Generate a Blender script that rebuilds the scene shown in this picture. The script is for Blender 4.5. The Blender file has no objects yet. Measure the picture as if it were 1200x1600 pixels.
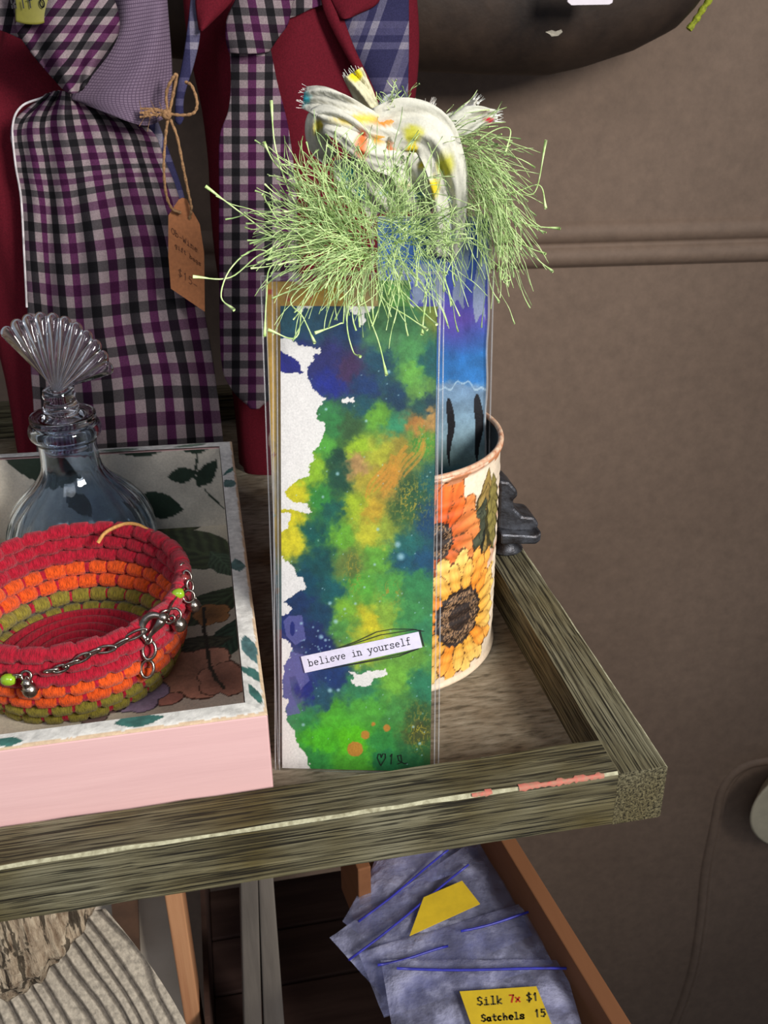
import bpy, bmesh, math, random
import numpy as np
from mathutils import Vector, Matrix
random.seed(7); rng = np.random.default_rng(7)
C = bpy.context.scene.collection
SC = bpy.context.scene

# ------------------------------------------------------------------ camera
CAM = np.array([-.1497, -.2394, .24005]); YAW, PITCH, ROLL, FPX = .192, .478, -.010, 1500.
def cam_axes():
    f = np.array([math.sin(YAW)*math.cos(PITCH), math.cos(YAW)*math.cos(PITCH), -math.sin(PITCH)])
    r = np.array([math.cos(YAW), -math.sin(YAW), 0.]); u = np.cross(r, f)
    return r*math.cos(ROLL)+u*math.sin(ROLL), -r*math.sin(ROLL)+u*math.cos(ROLL), f
RX, UX, FX = cam_axes()
cd = bpy.data.cameras.new('camera'); co = bpy.data.objects.new('camera', cd); C.objects.link(co)
co.matrix_world = Matrix(((RX[0], UX[0], -FX[0], CAM[0]), (RX[1], UX[1], -FX[1], CAM[1]), (RX[2], UX[2], -FX[2], CAM[2]), (0, 0, 0, 1)))
cd.sensor_fit = 'VERTICAL'; cd.sensor_height = 36; cd.lens = 36*FPX/1600; cd.clip_start = .01; cd.clip_end = 50
cd.dof.use_dof = True; cd.dof.focus_distance = .385; cd.dof.aperture_fstop = 36
SC.camera = co

# ------------------------------------------------------------------ light
w = bpy.data.worlds.new('room'); SC.world = w; w.use_nodes = True
w.node_tree.nodes['Background'].inputs[0].default_value = (.62, .68, .80, 1)
w.node_tree.nodes['Background'].inputs[1].default_value = .34
def area(name, loc, target, sx, sy, power, col, spread=180):
    l = bpy.data.lights.new(name, 'AREA'); l.shape = 'RECTANGLE'; l.size = sx; l.size_y = sy; l.energy = power; l.color = col
    o = bpy.data.objects.new(name, l); C.objects.link(o); o.location = loc
    l.spread = math.radians(spread); o.rotation_euler = (Vector(target)-Vector(loc)).to_track_quat('-Z', 'Y').to_euler(); return o
area('window_and_fill_light', (.52, -.86, .66), (-.26, .20, .12), .30, .40, 4.6, (1., .975, .94), 72)
area('window_and_fill_light', (-.55, -.9, 1.1), (-.1, .2, .1), .8, .6, 1.1, (.90, .94, 1.), 90)  # added fill lamp from the left, not a second window
SC.view_settings.view_transform = 'Standard'; SC.view_settings.look = 'None'
SC.view_settings.exposure = 0.0; SC.view_settings.gamma = 1.0; SC.view_settings.use_curve_mapping = False

# ------------------------------------------------------------------ helpers
def lin(c, a=True):
    c = np.asarray(c, float)/255.
    l = np.where(c <= .04045, c/12.92, ((c+.055)/1.055)**2.4)
    return tuple(l)+(1.,) if a else l
def ray(x, y): return FX+RX*(x-600)/FPX-UX*(y-800)/FPX
def at_plane(x, y, p, n):
    d = ray(x, y); n = np.asarray(n, float); return CAM+d*(((np.asarray(p, float)-CAM)@n)/(d@n))
def at_y(x, y, Y): return at_plane(x, y, (0, Y, 0), (0, 1, 0))
def at_z(x, y, Z): return at_plane(x, y, (0, 0, Z), (0, 0, 1))

def hsh(i, j, s):
    n = (i.astype(np.int64)*374761393+j.astype(np.int64)*668265263+s*1442695041) & 0xffffffff
    n = ((n ^ (n >> 13))*1274126177) & 0xffffffff
    return ((n ^ (n >> 16)) & 0xffffff)/float(0xffffff)
def vn(x, y, s=0):
    i = np.floor(x); j = np.floor(y); a = x-i; b = y-j; a = a*a*(3-2*a); b = b*b*(3-2*b)
    return (hsh(i, j, s)*(1-a)+hsh(i+1, j, s)*a)*(1-b)+(hsh(i, j+1, s)*(1-a)+hsh(i+1, j+1, s)*a)*b
def fbm(x, y, s=0, o=4):
    t = 0; a = .5; n = 0
    for k in range(o): t = t+a*vn(x*2**k, y*2**k, s+k*17); n += a; a *= .55
    return t/n
def inpoly(x, y, poly):
    r = np.zeros(x.shape, bool); n = len(poly)
    for k in range(n):
        x0, y0 = poly[k]; x1, y1 = poly[(k+1) % n]
        if y0 == y1: continue
        c = ((y0 > y) != (y1 > y)) & (x < (x1-x0)*(y-y0)/(y1-y0)+x0); r ^= c
    return r
def blend(col, m, c):
    m = np.clip(np.asarray(m, float), 0, 1)[..., None]; return col*(1-m)+np.asarray(c, float)*m

def tag(o, label=None, cat=None, group=None, kind=None):
    if label: o['label'] = label
    if cat: o['category'] = cat
    if group: o['group'] = group
    if kind: o['kind'] = kind
    return o
def empty(name, loc, label, cat, group=None):
    o = bpy.data.objects.new(name, None); C.objects.link(o); o.location = loc; o.empty_display_size = .01
    return tag(o, label, cat, group)
def link(name, me, parent=None):
    o = bpy.data.objects.new(name, me); C.objects.link(o)
    if parent is not None:
        o.parent = parent
        p = Vector((0, 0, 0)); q = parent
        while q is not None: p += q.location; q = q.parent
        o.location = -p            # meshes are written in world coordinates
    return o
def mesh(name, verts, faces, mats, parent=None, smooth=True, col=None, uv=None, mi=None):
    me = bpy.data.meshes.new(name)
    me.from_pydata([tuple(map(float, v)) for v in np.asarray(verts, float)] if not isinstance(verts, list) else [tuple(map(float, v)) for v in verts], [], [tuple(map(int, f)) for f in faces])
    if not isinstance(mats, (list, tuple)): mats = [mats]
    for m in mats: me.materials.append(m)
    if mi is not None: me.polygons.foreach_set('material_index', np.asarray(mi, np.int32))
    me.polygons.foreach_set('use_smooth', np.full(len(me.polygons), smooth))
    if col is not None:
        c = lin(np.clip(np.asarray(col, float).reshape(-1, 3), 0, 255), False)
        a = me.color_attributes.new('Col', 'FLOAT_COLOR', 'POINT')
        a.data.foreach_set('color', np.hstack([c, np.ones((len(c), 1))]).astype(np.float32).ravel())
    if uv is not None:
        ul = me.uv_layers.new(name='UVMap'); idx = np.empty(len(me.loops), np.int32); me.loops.foreach_get('vertex_index', idx)
        ul.data.foreach_set('uv', np.asarray(uv, np.float32).reshape(-1, 2)[idx].ravel())
    me.update(); return link(name, me, parent)
def gridfaces(nu, nv, cu=False, cv=False, off=0):
    f = []
    for i in range(nu if cu else nu-1):
        for j in range(nv if cv else nv-1):
            a = i*nv+j; b = ((i+1) % nu)*nv+j; c = ((i+1) % nu)*nv+(j+1) % nv; d = i*nv+(j+1) % nv
            f.append((a+off, b+off, c+off, d+off))
    return f
class MB:
    def __init__(s): s.v = []; s.f = []; s.m = []
    def add(s, v, f, m=0):
        o = len(s.v); s.v += [tuple(map(float, p)) for p in v]; s.f += [tuple(int(i)+o for i in q) for q in f]; s.m += [m]*len(f); return s
    def box(s, a, b, m=0):
        (x0, y0, z0), (x1, y1, z1) = a, b
        v = [(x, y, z) for x in (x0, x1) for y in (y0, y1) for z in (z0, z1)]
        return s.add(v, [(0, 1, 3, 2), (4, 6, 7, 5), (0, 4, 5, 1), (2, 3, 7, 6), (0, 2, 6, 4), (1, 5, 7, 3)], m)
    def hexa(s, b, t, m=0):        # two quads, bottom and top
        return s.add(list(b)+list(t), [(3, 2, 1, 0), (4, 5, 6, 7), (0, 1, 5, 4), (1, 2, 6, 5), (2, 3, 7, 6), (3, 0, 4, 7)], m)
    def tube(s, pts, r, n=6, m=0, closed=False):
        P = np.asarray(pts, float); k = len(P); rr = np.full(k, r) if np.isscalar(r) else np.asarray(r, float)
        T = np.gradient(P, axis=0) if not closed else np.roll(P, -1, 0)-np.roll(P, 1, 0)
        T /= np.linalg.norm(T, axis=1)[:, None]+1e-12
        up = np.array([0, 0, 1.]) if abs(T[0, 2]) < .9 else np.array([1., 0, 0])
        N = np.cross(T[0], up); N /= np.linalg.norm(N); V = []
        for i in range(k):
            N = N-T[i]*(N@T[i]); N /= np.linalg.norm(N)+1e-12; B = np.cross(T[i], N)
            for j in range(n):
                a = 2*math.pi*j/n; V.append(P[i]+rr[i]*(N*math.cos(a)+B*math.sin(a)))
        F = gridfaces(k, n, closed, True)
        if not closed: F += [tuple(range(n-1, -1, -1)), tuple((k-1)*n+j for j in range(n))]
        return s.add(V, F, m)
    def lathe(s, prof, c, n=48, sx=1, sy=1, fl=None, m=0, closed=False, ang=0):
        V = []
        for r, z in prof:
            for j in range(n):
                a = ang+2*math.pi*j/n; q = r if fl is None else fl(r, z, a)
                V.append((c[0]+q*sx*math.cos(a), c[1]+q*sy*math.sin(a), c[2]+z))
        k = len(prof); F = []
        for i in range(k if closed else k-1):
            for j in range(n):
                a0 = i*n+j; a1 = i*n+(j+1) % n; b0 = ((i+1) % k)*n+j; b1 = ((i+1) % k)*n+(j+1) % n
                F.append((a0, a1, b1, b0))
        if not closed:
            F += [tuple(range(n-1, -1, -1)), tuple((k-1)*n+j for j in range(n))]
        return s.add(V, F, m)
    def ball(s, c, r, n=12, sz=1, m=0):
        prof = [(max(1e-5, r*math.sin(math.pi*i/n)), -sz*r*math.cos(math.pi*i/n)) for i in range(n+1)]
        return s.lathe(prof, c, n+4, m=m)
    def build(s, name, mats, parent=None, smooth=True, bevel=0, **k):
        o = mesh(name, s.v, s.f, mats, parent, smooth, mi=s.m, **k)
        if bevel:
            b = o.modifiers.new('bevel', 'BEVEL'); b.width = bevel; b.segments = 2; b.limit_method = 'ANGLE'
            if smooth: wn = o.modifiers.new('wn', 'WEIGHTED_NORMAL')
        return o
def spline(pts, n):
    P = np.asarray(pts, float); k = len(P)
    Q = np.vstack([2*P[0]-P[1], P, 2*P[-1]-P[-2]]); t = np.linspace(0, k-1-1e-9, n); i = t.astype(int); u = (t-i)[:, None]
    a, b, c, d = Q[i], Q[i+1], Q[i+2], Q[i+3]
    return .5*(2*b+(c-a)*u+(2*a-5*b+4*c-d)*u**2+(3*b-a-3*c+d)*u**3)
def solid(o, t, off=-1):
    m = o.modifiers.new('solid', 'SOLIDIFY'); m.thickness = t; m.offset = off; return o

# ------------------------------------------------------------------ materials
def nmat(name):
    m = bpy.data.materials.new(name); m.use_nodes = True; nt = m.node_tree
    return m, nt, nt.nodes, nt.links, nt.nodes['Principled BSDF']
def noise(nt, scale, detail=5, vec=None, rough=.6):
    n = nt.nodes.new('ShaderNodeTexNoise'); n.inputs['Scale'].default_value = scale; n.inputs['Detail'].default_value = detail; n.inputs['Roughness'].default_value = rough
    if vec: nt.links.new(vec, n.inputs['Vector'])
    return n
def ramp(nt, fac, stops, const=False):
    r = nt.nodes.new('ShaderNodeValToRGB'); e = r.color_ramp.elements
    if const: r.color_ramp.interpolation = 'CONSTANT'
    while len(e) < len(stops): e.new(.5)
    for k, (p, c) in enumerate(stops): e[k].position = p; e[k].color = lin(c) if len(c) == 3 else c
    nt.links.new(fac, r.inputs[0]); return r
def coords(nt, kind='Object', scale=(1, 1, 1), rot=(0, 0, 0)):
    t = nt.nodes.new('ShaderNodeTexCoord'); mp = nt.nodes.new('ShaderNodeMapping'); mp.inputs['Scale'].default_value = scale; mp.inputs['Rotation'].default_value = rot
    nt.links.new(t.outputs[kind], mp.inputs[0]); return mp.outputs[0]
def bump(nt, h, dist, b, strength=1., prev=None):
    n = nt.nodes.new('ShaderNodeBump'); n.inputs['Distance'].default_value = dist; n.inputs['Strength'].default_value = strength
    nt.links.new(h, n.inputs['Height'])
    if prev is not None: nt.links.new(prev.outputs[0], n.inputs['Normal'])
    nt.links.new(n.outputs[0], b.inputs['Normal']); return n
def mixc(nt, fac, a, b, mode='MIX'):
    m = nt.nodes.new('ShaderNodeMix'); m.data_type = 'RGBA'; m.blend_type = mode
    for s, i in ((fac, 0), (a, 6), (b, 7)):
        if hasattr(s, 'links') or hasattr(s, 'is_linked'): nt.links.new(s, m.inputs[i])
        elif i == 0: m.inputs[0].default_value = s
        else: m.inputs[i].default_value = lin(s)
    return m.outputs[2]
def plain(name, c, rough=.6, metal=0, var=.12, scale=200, bd=.0002, spec=.5, c2=None):
    m, nt, N, L, b = nmat(name)
    n = noise(nt, scale, 5, coords(nt)); c2 = c2 or tuple(v*(1-var*2) for v in c)
    r = ramp(nt, n.outputs[0], [(.3, c2), (.65, c)]); L.new(r.outputs[0], b.inputs['Base Color'])
    b.inputs['Roughness'].default_value = rough; b.inputs['Metallic'].default_value = metal; b.inputs['Specular IOR Level'].default_value = spec
    if bd: bump(nt, n.outputs[0], bd, b)
    return m
def painted(name, rough=.6, scale=900, amt=.12, bd=.00008, spec=.4, coat=0):
    m, nt, N, L, b = nmat(name); a = N.new('ShaderNodeAttribute'); a.attribute_name = 'Col'
    n = noise(nt, scale, 4, coords(nt)); g = ramp(nt, n.outputs[0], [(.3, (255*(1-amt),)*3), (.7, (255,)*3)])
    L.new(mixc(nt, 1., a.outputs[0], g.outputs[0], 'MULTIPLY'), b.inputs['Base Color'])
    b.inputs['Roughness'].default_value = rough; b.inputs['Specular IOR Level'].default_value = spec; b.inputs['Coat Weight'].default_value = coat
    bump(nt, n.outputs[0], bd, b); return m
def grain(name, axis, cols, fine=900, stretch=22, bd=.0007, rough=.75, big=None, lines=None):
    m, nt, N, L, b = nmat(name)
    sc = [fine, fine, fine]; sc[axis] = fine/stretch
    v = coords(nt, 'Object', tuple(s/100 for s in sc)); n = noise(nt, 34, 7, v, .62)
    r = ramp(nt, n.outputs[0], cols)
    out = r.outputs[0]
    if lines:
        nl = noise(nt, 34*lines, 3, v, .5); rl = ramp(nt, nl.outputs[0], [(.42, (62, 58, 50)), (.46, (255, 255, 255))]); out = mixc(nt, .85, out, rl.outputs[0], 'MULTIPLY')
    if big:
        n2 = noise(nt, 16, 3, coords(nt)); r2 = ramp(nt, n2.outputs[0], [(.42, (255, 255, 255)), (.66, big)])
        out = mixc(nt, 1., out, r2.outputs[0], 'MULTIPLY')
    L.new(out, b.inputs['Base Color']); b.inputs['Roughness'].default_value = rough; b.inputs['Specular IOR Level'].default_value = .25
    bump(nt, n.outputs[0], bd, b); return m
def gingham(name, seq, thread=9., rough=.85, dim=1.):
    m, nt, N, L, b = nmat(name); t = N.new('ShaderNodeTexCoord'); s = N.new('ShaderNodeSeparateXYZ'); L.new(t.outputs['UV'], s.inputs[0])
    outs = []
    for ax in (0, 1):
        f = N.new('ShaderNodeMath'); f.operation = 'FRACT'; L.new(s.outputs[ax], f.inputs[0]); k = len(seq)
        outs.append(ramp(nt, f.outputs[0], [(i/k, tuple(x*dim for x in c)) for i, c in enumerate(seq)], True).outputs[0])
    # woven: threads alternate on a fine checker, softened
    ck = N.new('ShaderNodeTexChecker'); ck.inputs['Scale'].default_value = len(seq)*thread; L.new(t.outputs['UV'], ck.inputs[0])
    mr = N.new('ShaderNodeMapRange'); mr.inputs[3].default_value = .34; mr.inputs[4].default_value = .66; L.new(ck.outputs['Fac'], mr.inputs[0])
    c = mixc(nt, .9, outs[0], outs[1], 'MULTIPLY'); n = noise(nt, 1500, 3, coords(nt))
    g = ramp(nt, n.outputs[0], [(.3, (205, 205, 205)), (.7, (255, 255, 255))])
    L.new(mixc(nt, 1., c, g.outputs[0], 'MULTIPLY'), b.inputs['Base Color']); b.inputs['Roughness'].default_value = rough; b.inputs['Specular IOR Level'].default_value = .1
    bump(nt, ck.outputs['Fac'], .00008, b, .6); return m
def clear(name, tint=(252, 253, 254), gloss=.10, rough=.08, edge=.5, wr=0.):
    m, nt, N, L, b = nmat(name); N.remove(b); out = N['Material Output']
    tr = N.new('ShaderNodeBsdfTransparent'); tr.inputs[0].default_value = lin(tint)
    gl = N.new('ShaderNodeBsdfGlossy'); gl.inputs['Roughness'].default_value = rough
    lw = N.new('ShaderNodeLayerWeight'); lw.inputs[0].default_value = .25
    mr = N.new('ShaderNodeMapRange'); mr.inputs[3].default_value = gloss*.35; mr.inputs[4].default_value = edge; L.new(lw.outputs['Fresnel'], mr.inputs[0])
    mx = N.new('ShaderNodeMixShader'); L.new(mr.outputs[0], mx.inputs[0]); L.new(tr.outputs[0], mx.inputs[1]); L.new(gl.outputs[0], mx.inputs[2]); L.new(mx.outputs[0], out.inputs[0])
    if wr:
        n = noise(nt, 60, 3, coords(nt)); bn = N.new('ShaderNodeBump'); bn.inputs['Distance'].default_value = wr; L.new(n.outputs[0], bn.inputs['Height']); L.new(bn.outputs[0], gl.inputs['Normal']); L.new(bn.outputs[0], lw.inputs['Normal'])
    return m
def glassm(name, c, rough=.02, ior=1.48):
    m, nt, N, L, b = nmat(name); n = noise(nt, 30, 2, coords(nt)); r = ramp(nt, n.outputs[0], [(.3, c), (.7, tuple(min(255, v+8) for v in c))])
    L.new(r.outputs[0], b.inputs['Base Color']); b.inputs['Transmission Weight'].default_value = 1; b.inputs['Roughness'].default_value = rough; b.inputs['IOR'].default_value = ior
    return m

GREY = [(0., (26, 23, 16)), (.37, (52, 47, 34)), (.45, (92, 87, 67)), (.58, (117, 112, 89)), (.72, (134, 129, 106)), (1., (98, 93, 73))]
M_railx = grain('weathered_rail_wood', 0, GREY, fine=2300, stretch=48, bd=.0009, big=(196, 182, 140), lines=1.7)
M_raily = grain('weathered_rail_wood_side', 1, GREY, fine=2300, stretch=48, bd=.0009, big=(225, 215, 190), lines=1.7)
M_panel = grain('weathered_panel_wood', 0, [(0., (40, 35, 28)), (.32, (84, 76, 62)), (.5, (128, 118, 100)), (.7, (150, 140, 122)), (1., (104, 94, 76))], fine=1300, stretch=4, bd=.0005, big=(165, 140, 110))
M_worn = plain('worn_pale_edge', (176, 172, 142), .8, scale=400, c2=(118, 112, 84), bd=.0004)
M_red = plain('red_paint_streak', (186, 96, 82), .8, scale=500, c2=(150, 120, 96))
M_ink = plain('black_ink', (18, 16, 16), .6, var=.1, bd=0)
M_print = painted('printed_paper')
M_plastic = clear('clear_sleeve_plastic', wr=.0004, gloss=.07)
M_seam = plain('pressed_plastic_seam', (206, 204, 204), .15, bd=0, spec=.9, var=.05)
M_seam.node_tree.nodes['Principled BSDF'].inputs['Alpha'].default_value = .28
M_bag = clear('clear_bag_plastic', (208, 214, 236), gloss=.42, rough=.16, edge=.55, wr=.004)
def film(name):
    m, nt, N, L, b = nmat(name); out = N['Material Output']; tr = N.new('ShaderNodeBsdfTransparent'); tr.inputs[0].default_value = lin((236, 238, 250))
    n = noise(nt, 45, 5, coords(nt)); r = ramp(nt, n.outputs[0], [(.38, (70, 70, 70)), (.5, (128, 128, 128)), (.66, (226, 226, 226))]); bw = N.new('ShaderNodeRGBToBW'); L.new(r.outputs[0], bw.inputs[0])  # whiter, more opaque patches stand in for highlights on the film
    lw = N.new('ShaderNodeLayerWeight'); lw.inputs[0].default_value = .4; ad = N.new('ShaderNodeMath'); ad.operation = 'MULTIPLY_ADD'; L.new(lw.outputs['Facing'], ad.inputs[0]); ad.inputs[1].default_value = .35; L.new(bw.outputs[0], ad.inputs[2])
    b.inputs['Base Color'].default_value = lin((186, 186, 214)); b.inputs['Roughness'].default_value = .16; b.inputs['Specular IOR Level'].default_value = .9
    mx = N.new('ShaderNodeMixShader'); L.new(ad.outputs[0], mx.inputs[0]); L.new(tr.outputs[0], mx.inputs[1]); L.new(b.outputs[0], mx.inputs[2]); L.new(mx.outputs[0], out.inputs[0]); bump(nt, n.outputs[0], .004, b); return m
M_bag = film('milky_bag_plastic')
M_blue = plain('blue_zip_strip', (50, 52, 170), .4, bd=0)
M_burg = plain('burgundy_cotton', (98, 22, 34), .9, scale=1200, var=.1, bd=.0001, spec=.1)
M_ging = gingham('purple_gingham', [(190, 178, 180), (68, 66, 70), (190, 178, 180), (116, 62, 108)])
M_plaid = gingham('blue_plaid', [(104, 102, 136), (104, 102, 136), (104, 102, 136), (180, 175, 186), (162, 158, 176), (104, 102, 136), (188, 184, 192), (104, 102, 136)], thread=7)
M_lav = None

# ------------------------------------------------------------------ stroke lettering
def arc(cx, cy, rx, ry, a0, a1, n=9):
    return [(cx+rx*math.cos(math.radians(a0+(a1-a0)*i/(n-1))), cy+ry*math.sin(math.radians(a0+(a1-a0)*i/(n-1)))) for i in range(n)]
G = {
 'b': [[(.04, .8), (.13, .8), (.13, 0)], [(.05, 0), (.13, 0)], arc(.32, .25, .19, .25, 160, -180, 14)],
 'e': [[(.12, .27), (.52, .27)]+arc(.32, .25, .2, .25, 8, 310, 14)],
 'l': [[(.18, .8), (.32, .8), (.32, 0)], [(.12, 0), (.52, 0)]],
 'i': [[(.18, .5), (.32, .5), (.32, 0)], [(.12, 0), (.52, 0)], [(.29, .7), (.34, .7)]],
 'v': [[(.02, .5), (.2, .5)], [(.4, .5), (.6, .5)], [(.11, .5), (.31, 0), (.51, .5)]],
 'n': [[(.03, .5), (.14, .5), (.14, 0)], [(.04, 0), (.24, 0)], [(.14, .35), (.22, .46), (.32, .5), (.42, .45), (.46, .34), (.46, 0)], [(.37, 0), (.56, 0)]],
 'y': [[(.02, .5), (.2, .5)], [(.42, .5), (.6, .5)], [(.1, .5), (.32, 0)], [(.52, .5), (.22, -.24), (.06, -.24)]],
 'o': [arc(.31, .25, .21, .25, 0, 360, 16)],
 'u': [[(.03, .5), (.13, .5), (.13, .15), (.18, .03), (.28, 0), (.4, .04), (.48, .15)], [(.38, .5), (.48, .5), (.48, 0), (.57, 0)]],
 'r': [[(.08, .5), (.22, .5), (.22, 0)], [(.1, 0), (.42, 0)], [(.22, .3), (.32, .45), (.45, .5), (.54, .45)]],
 's': [[(.5, .5), (.5, .38)], [(.5, .4), (.42, .5), (.3, .51), (.16, .46), (.15, .34), (.28, .27), (.42, .23), (.51, .13), (.46, .03), (.32, -.01), (.16, .04), (.12, .13)], [(.12, 0), (.12, .14)]],
 'f': [[(.54, .74), (.46, .8), (.35, .8), (.28, .7), (.28, 0)], [(.12, 0), (.46, 0)], [(.12, .5), (.48, .5)]],
 'g': [arc(.28, .26, .18, .24, 0, 360, 12), [(.46, .5), (.46, -.12), (.38, -.24), (.2, -.24)]],
 't': [[(.28, .75), (.28, .1), (.38, 0), (.5, .05)], [(.12, .5), (.48, .5)]],
 'a': [arc(.28, .22, .17, .22, 0, 360, 12), [(.45, .45), (.45, .05), (.54, 0)]],
 'k': [[(.12, .8), (.12, 0)], [(.45, .48), (.13, .2), (.48, 0)]],
 'c': [arc(.3, .25, .2, .25, 50, 310, 10)], 'h': [[(.12, .8), (.12, 0)], [(.12, .3), (.3, .48), (.45, .35), (.45, 0)]],
 '-': [[(.1, .3), (.5, .32)]], '/': [[(.1, 0), (.5, .8)]], 'x': [[(.1, .5), (.5, 0)], [(.1, 0), (.5, .5)]], '7': [[(.1, .8), (.5, .8), (.25, 0)]],
 '$': [[(.5, .68), (.3, .76), (.12, .6), (.3, .4), (.5, .22), (.3, .02), (.1, .12)], [(.34, .9), (.26, -.12)]],
 '1': [[(.2, .6), (.32, .8), (.3, 0)]], '5': [[(.5, .8), (.18, .8), (.16, .48), (.4, .5), (.5, .25), (.32, 0), (.1, .06)]],
 'O': [arc(.32, .4, .24, .4, 0, 360, 16)], 'H': [[(.1, .8), (.1, 0)], [(.52, .8), (.52, 0)], [(.1, .4), (.52, .4)]],
 'I': [[(.3, .8), (.3, 0)]], 'T': [[(.08, .8), (.54, .8)], [(.31, .8), (.31, 0)]],
 'S': [[(.52, .66), (.34, .8), (.14, .68), (.2, .46), (.46, .34), (.52, .14), (.32, 0), (.1, .1)]],
 'W': [[(.04, .8), (.18, 0), (.3, .5), (.42, 0), (.58, .8)]],
 'heart': [[(.3, 0), (.08, .45), (.12, .68), (.24, .68), (.3, .48), (.38, .7), (.52, .7), (.54, .46), (.3, 0)]],
}
def strokes(name, items, o, U, V, N, wd, mat, parent):
    """items: (text, x, y, size, slant); flat ink on the surface at o."""
    mb = MB(); o = np.asarray(o, float)
    def pl(pts):
        for (a, b) in zip(pts[:-1], pts[1:]):
            a = np.array(a); b = np.array(b); d = b-a; l = np.hypot(*d)
            if l < 1e-9: continue
            d = d/l; q = np.array((-d[1], d[0]))*wd/2; a = a-d*wd*.35; b = b+d*wd*.35
            mb.add([o+U*p[0]+V*p[1]+N for p in (a-q, b-q, b+q, a+q)], [(0, 1, 2, 3)])
    for it in items:
        if it[0] == 'path': pl(it[1]); continue
        text, x, y, s, sl = it
        for ch in (text if text != 'heart' else ['heart']):
            for st in G.get(ch, []): pl([(x+(px+sl*py)*s, y+py*s) for px, py in st])
            x += .62*s
    return mb.build(name, mat, parent, smooth=False)

# ================================================================== SETTING
WA = math.radians(-6.2); WN = np.array([-math.sin(WA), math.cos(WA), 0]); WT = np.array([math.cos(WA), math.sin(WA), 0])
def wall_pt(s, z, out=0.): return WT*s+WN*(.5-out)+np.array([0, 0, z])
m, nt, N, L, b = nmat('taupe_plaster')
v = coords(nt); n1 = noise(nt, 90, 8, v, .7); n2 = noise(nt, 3.5, 3, v)
r2 = ramp(nt, n2.outputs[0], [(.3, (124, 102, 85)), (.7, (137, 114, 96))]); r1 = ramp(nt, n1.outputs[0], [(.3, (225, 225, 225)), (.7, (255, 255, 255))])
L.new(mixc(nt, 1., r2.outputs[0], r1.outputs[0], 'MULTIPLY'), b.inputs['Base Color']); b.inputs['Roughness'].default_value = .75; bump(nt, n1.outputs[0], .0003, b)
M_wall = m
mb = MB(); mb.hexa([wall_pt(-1.2, -1.1, -.05), wall_pt(1.4, -1.1, -.05), wall_pt(1.4, -1.1), wall_pt(-1.2, -1.1)], [wall_pt(-1.2, .9, -.05), wall_pt(1.4, .9, -.05), wall_pt(1.4, .9), wall_pt(-1.2, .9)])
wall = mb.build('wall_back', M_wall, smooth=False); tag(wall, kind='structure')
# chair rail moulding: two rounded beads with a hollow
def moulding(name, zc):
    prof = []
    for i in range(33):
        t = i/32; z = zc+.0168-t*.0336
        k = t
        out = .0015+.0045*max(0, math.sin(math.pi*min(1, k/.46)))**.7*(k < .46)+.0050*max(0, math.sin(math.pi*min(1, max(0, (k-.54)/.46))))**.7*(k > .54)
        prof.append((out, z))
    prof = [(0, zc+.0182)]+prof+[(0, zc-.0182)]
    V = [wall_pt(s, z, o) for s in (-1.2, 1.4) for o, z in prof]
    k = len(prof); F = [(i, i+1, k+i+1, k+i) for i in range(k-1)]
    return mesh(name, V, F, M_wall)
tag(moulding('trim_1', .0775), kind='structure')
# old plaster ridge low on the wall
mb = MB()
for off, rad in ((0, .006), (9, .004)):
    P = []
    for x, y in [(1215, 1184), (1160, 1196), (1128, 1230), (1114, 1290), (1100, 1360), (1092, 1440), (1078, 1520), (1050, 1600), (1020, 1660)]:
        P.append(at_plane(x+off, y, WN*.5025, WN))
    mb.tube(spline(P, 40), rad, 10)
tag(mb.build('trim_2', M_wall), kind='structure')
m_floor = plain('dark_floorboards', (52, 40, 32), .7, scale=20)
mb = MB().box((-1.5, -1.2, -1.12), (1.8, .8, -1.10)); tag(mb.build('floor', m_floor, smooth=False), kind='structure')

# ================================================================== SHELF
ZP = -.0206
shelf = empty('wooden_shelf', (0, 0, 0), 'weathered olive-grey wooden shelf with raised rails holding the tray and bookmarks', 'shelf')
RW, RW2, RH = .0184, .0189, .025
def rail(name, prof, axis, a0, a1, mats, flip=False):
    # prof: (q, z, mat) around the section; extruded along axis in slightly uneven steps
    n = 60; V = []; F = []; mi = []; k = len(prof)
    for i in range(n+1):
        t = a0+(a1-a0)*i/n
        for j, (q, z, mm) in enumerate(prof):
            jq = (vn(np.array([t*90+j*7.]), np.array([j*3.1]), 5)[0]-.5)*.0005
            V.append((t, q+jq, z+jq*.6) if axis == 0 else (q+jq, t, z+jq*.6))
    for i in range(n):
        for j in range(k):
            F.append((i*k+j, i*k+(j+1) % k, (i+1)*k+(j+1) % k, (i+1)*k+j)); mi.append(prof[j][2])
    F += [tuple(range(k-1, -1, -1)), tuple(n*k+j for j in range(k))]; mi += [0, 0]
    if flip: F = [f[::-1] for f in F]
    return mesh(name, V, F, mats, shelf, smooth=False, mi=mi)
c = .0009
rail('front_rail', [(c, 0, 0), (RW-c*.6, 0, 1), (RW, -c*.6, 0), (RW, -RH, 0), (c, -RH, 0), (0, -RH+c, 0), (0, -c, 1)], 0, -.62, -RW2-.0002, [M_railx, M_worn])
rail('side_rail', [(-RW2, -.0004, 0), (-c, 0, 1), (0, -c, 0), (0, -RH+c, 1), (-c, -RH, 0), (-RW2, -RH, 0)], 1, .0001, .44, [M_raily, M_worn], True)
mb = MB().box((-.62, .0186, ZP-.006), (-.0191, .42, ZP)); mb.build('panel', M_panel, shelf, smooth=False)
mb = MB().box((-.62, .42, -RH), (-.0191, .44, 0)); mb.build('back_rail', M_railx, shelf, smooth=False, bevel=.0008)
mb = MB()
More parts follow.
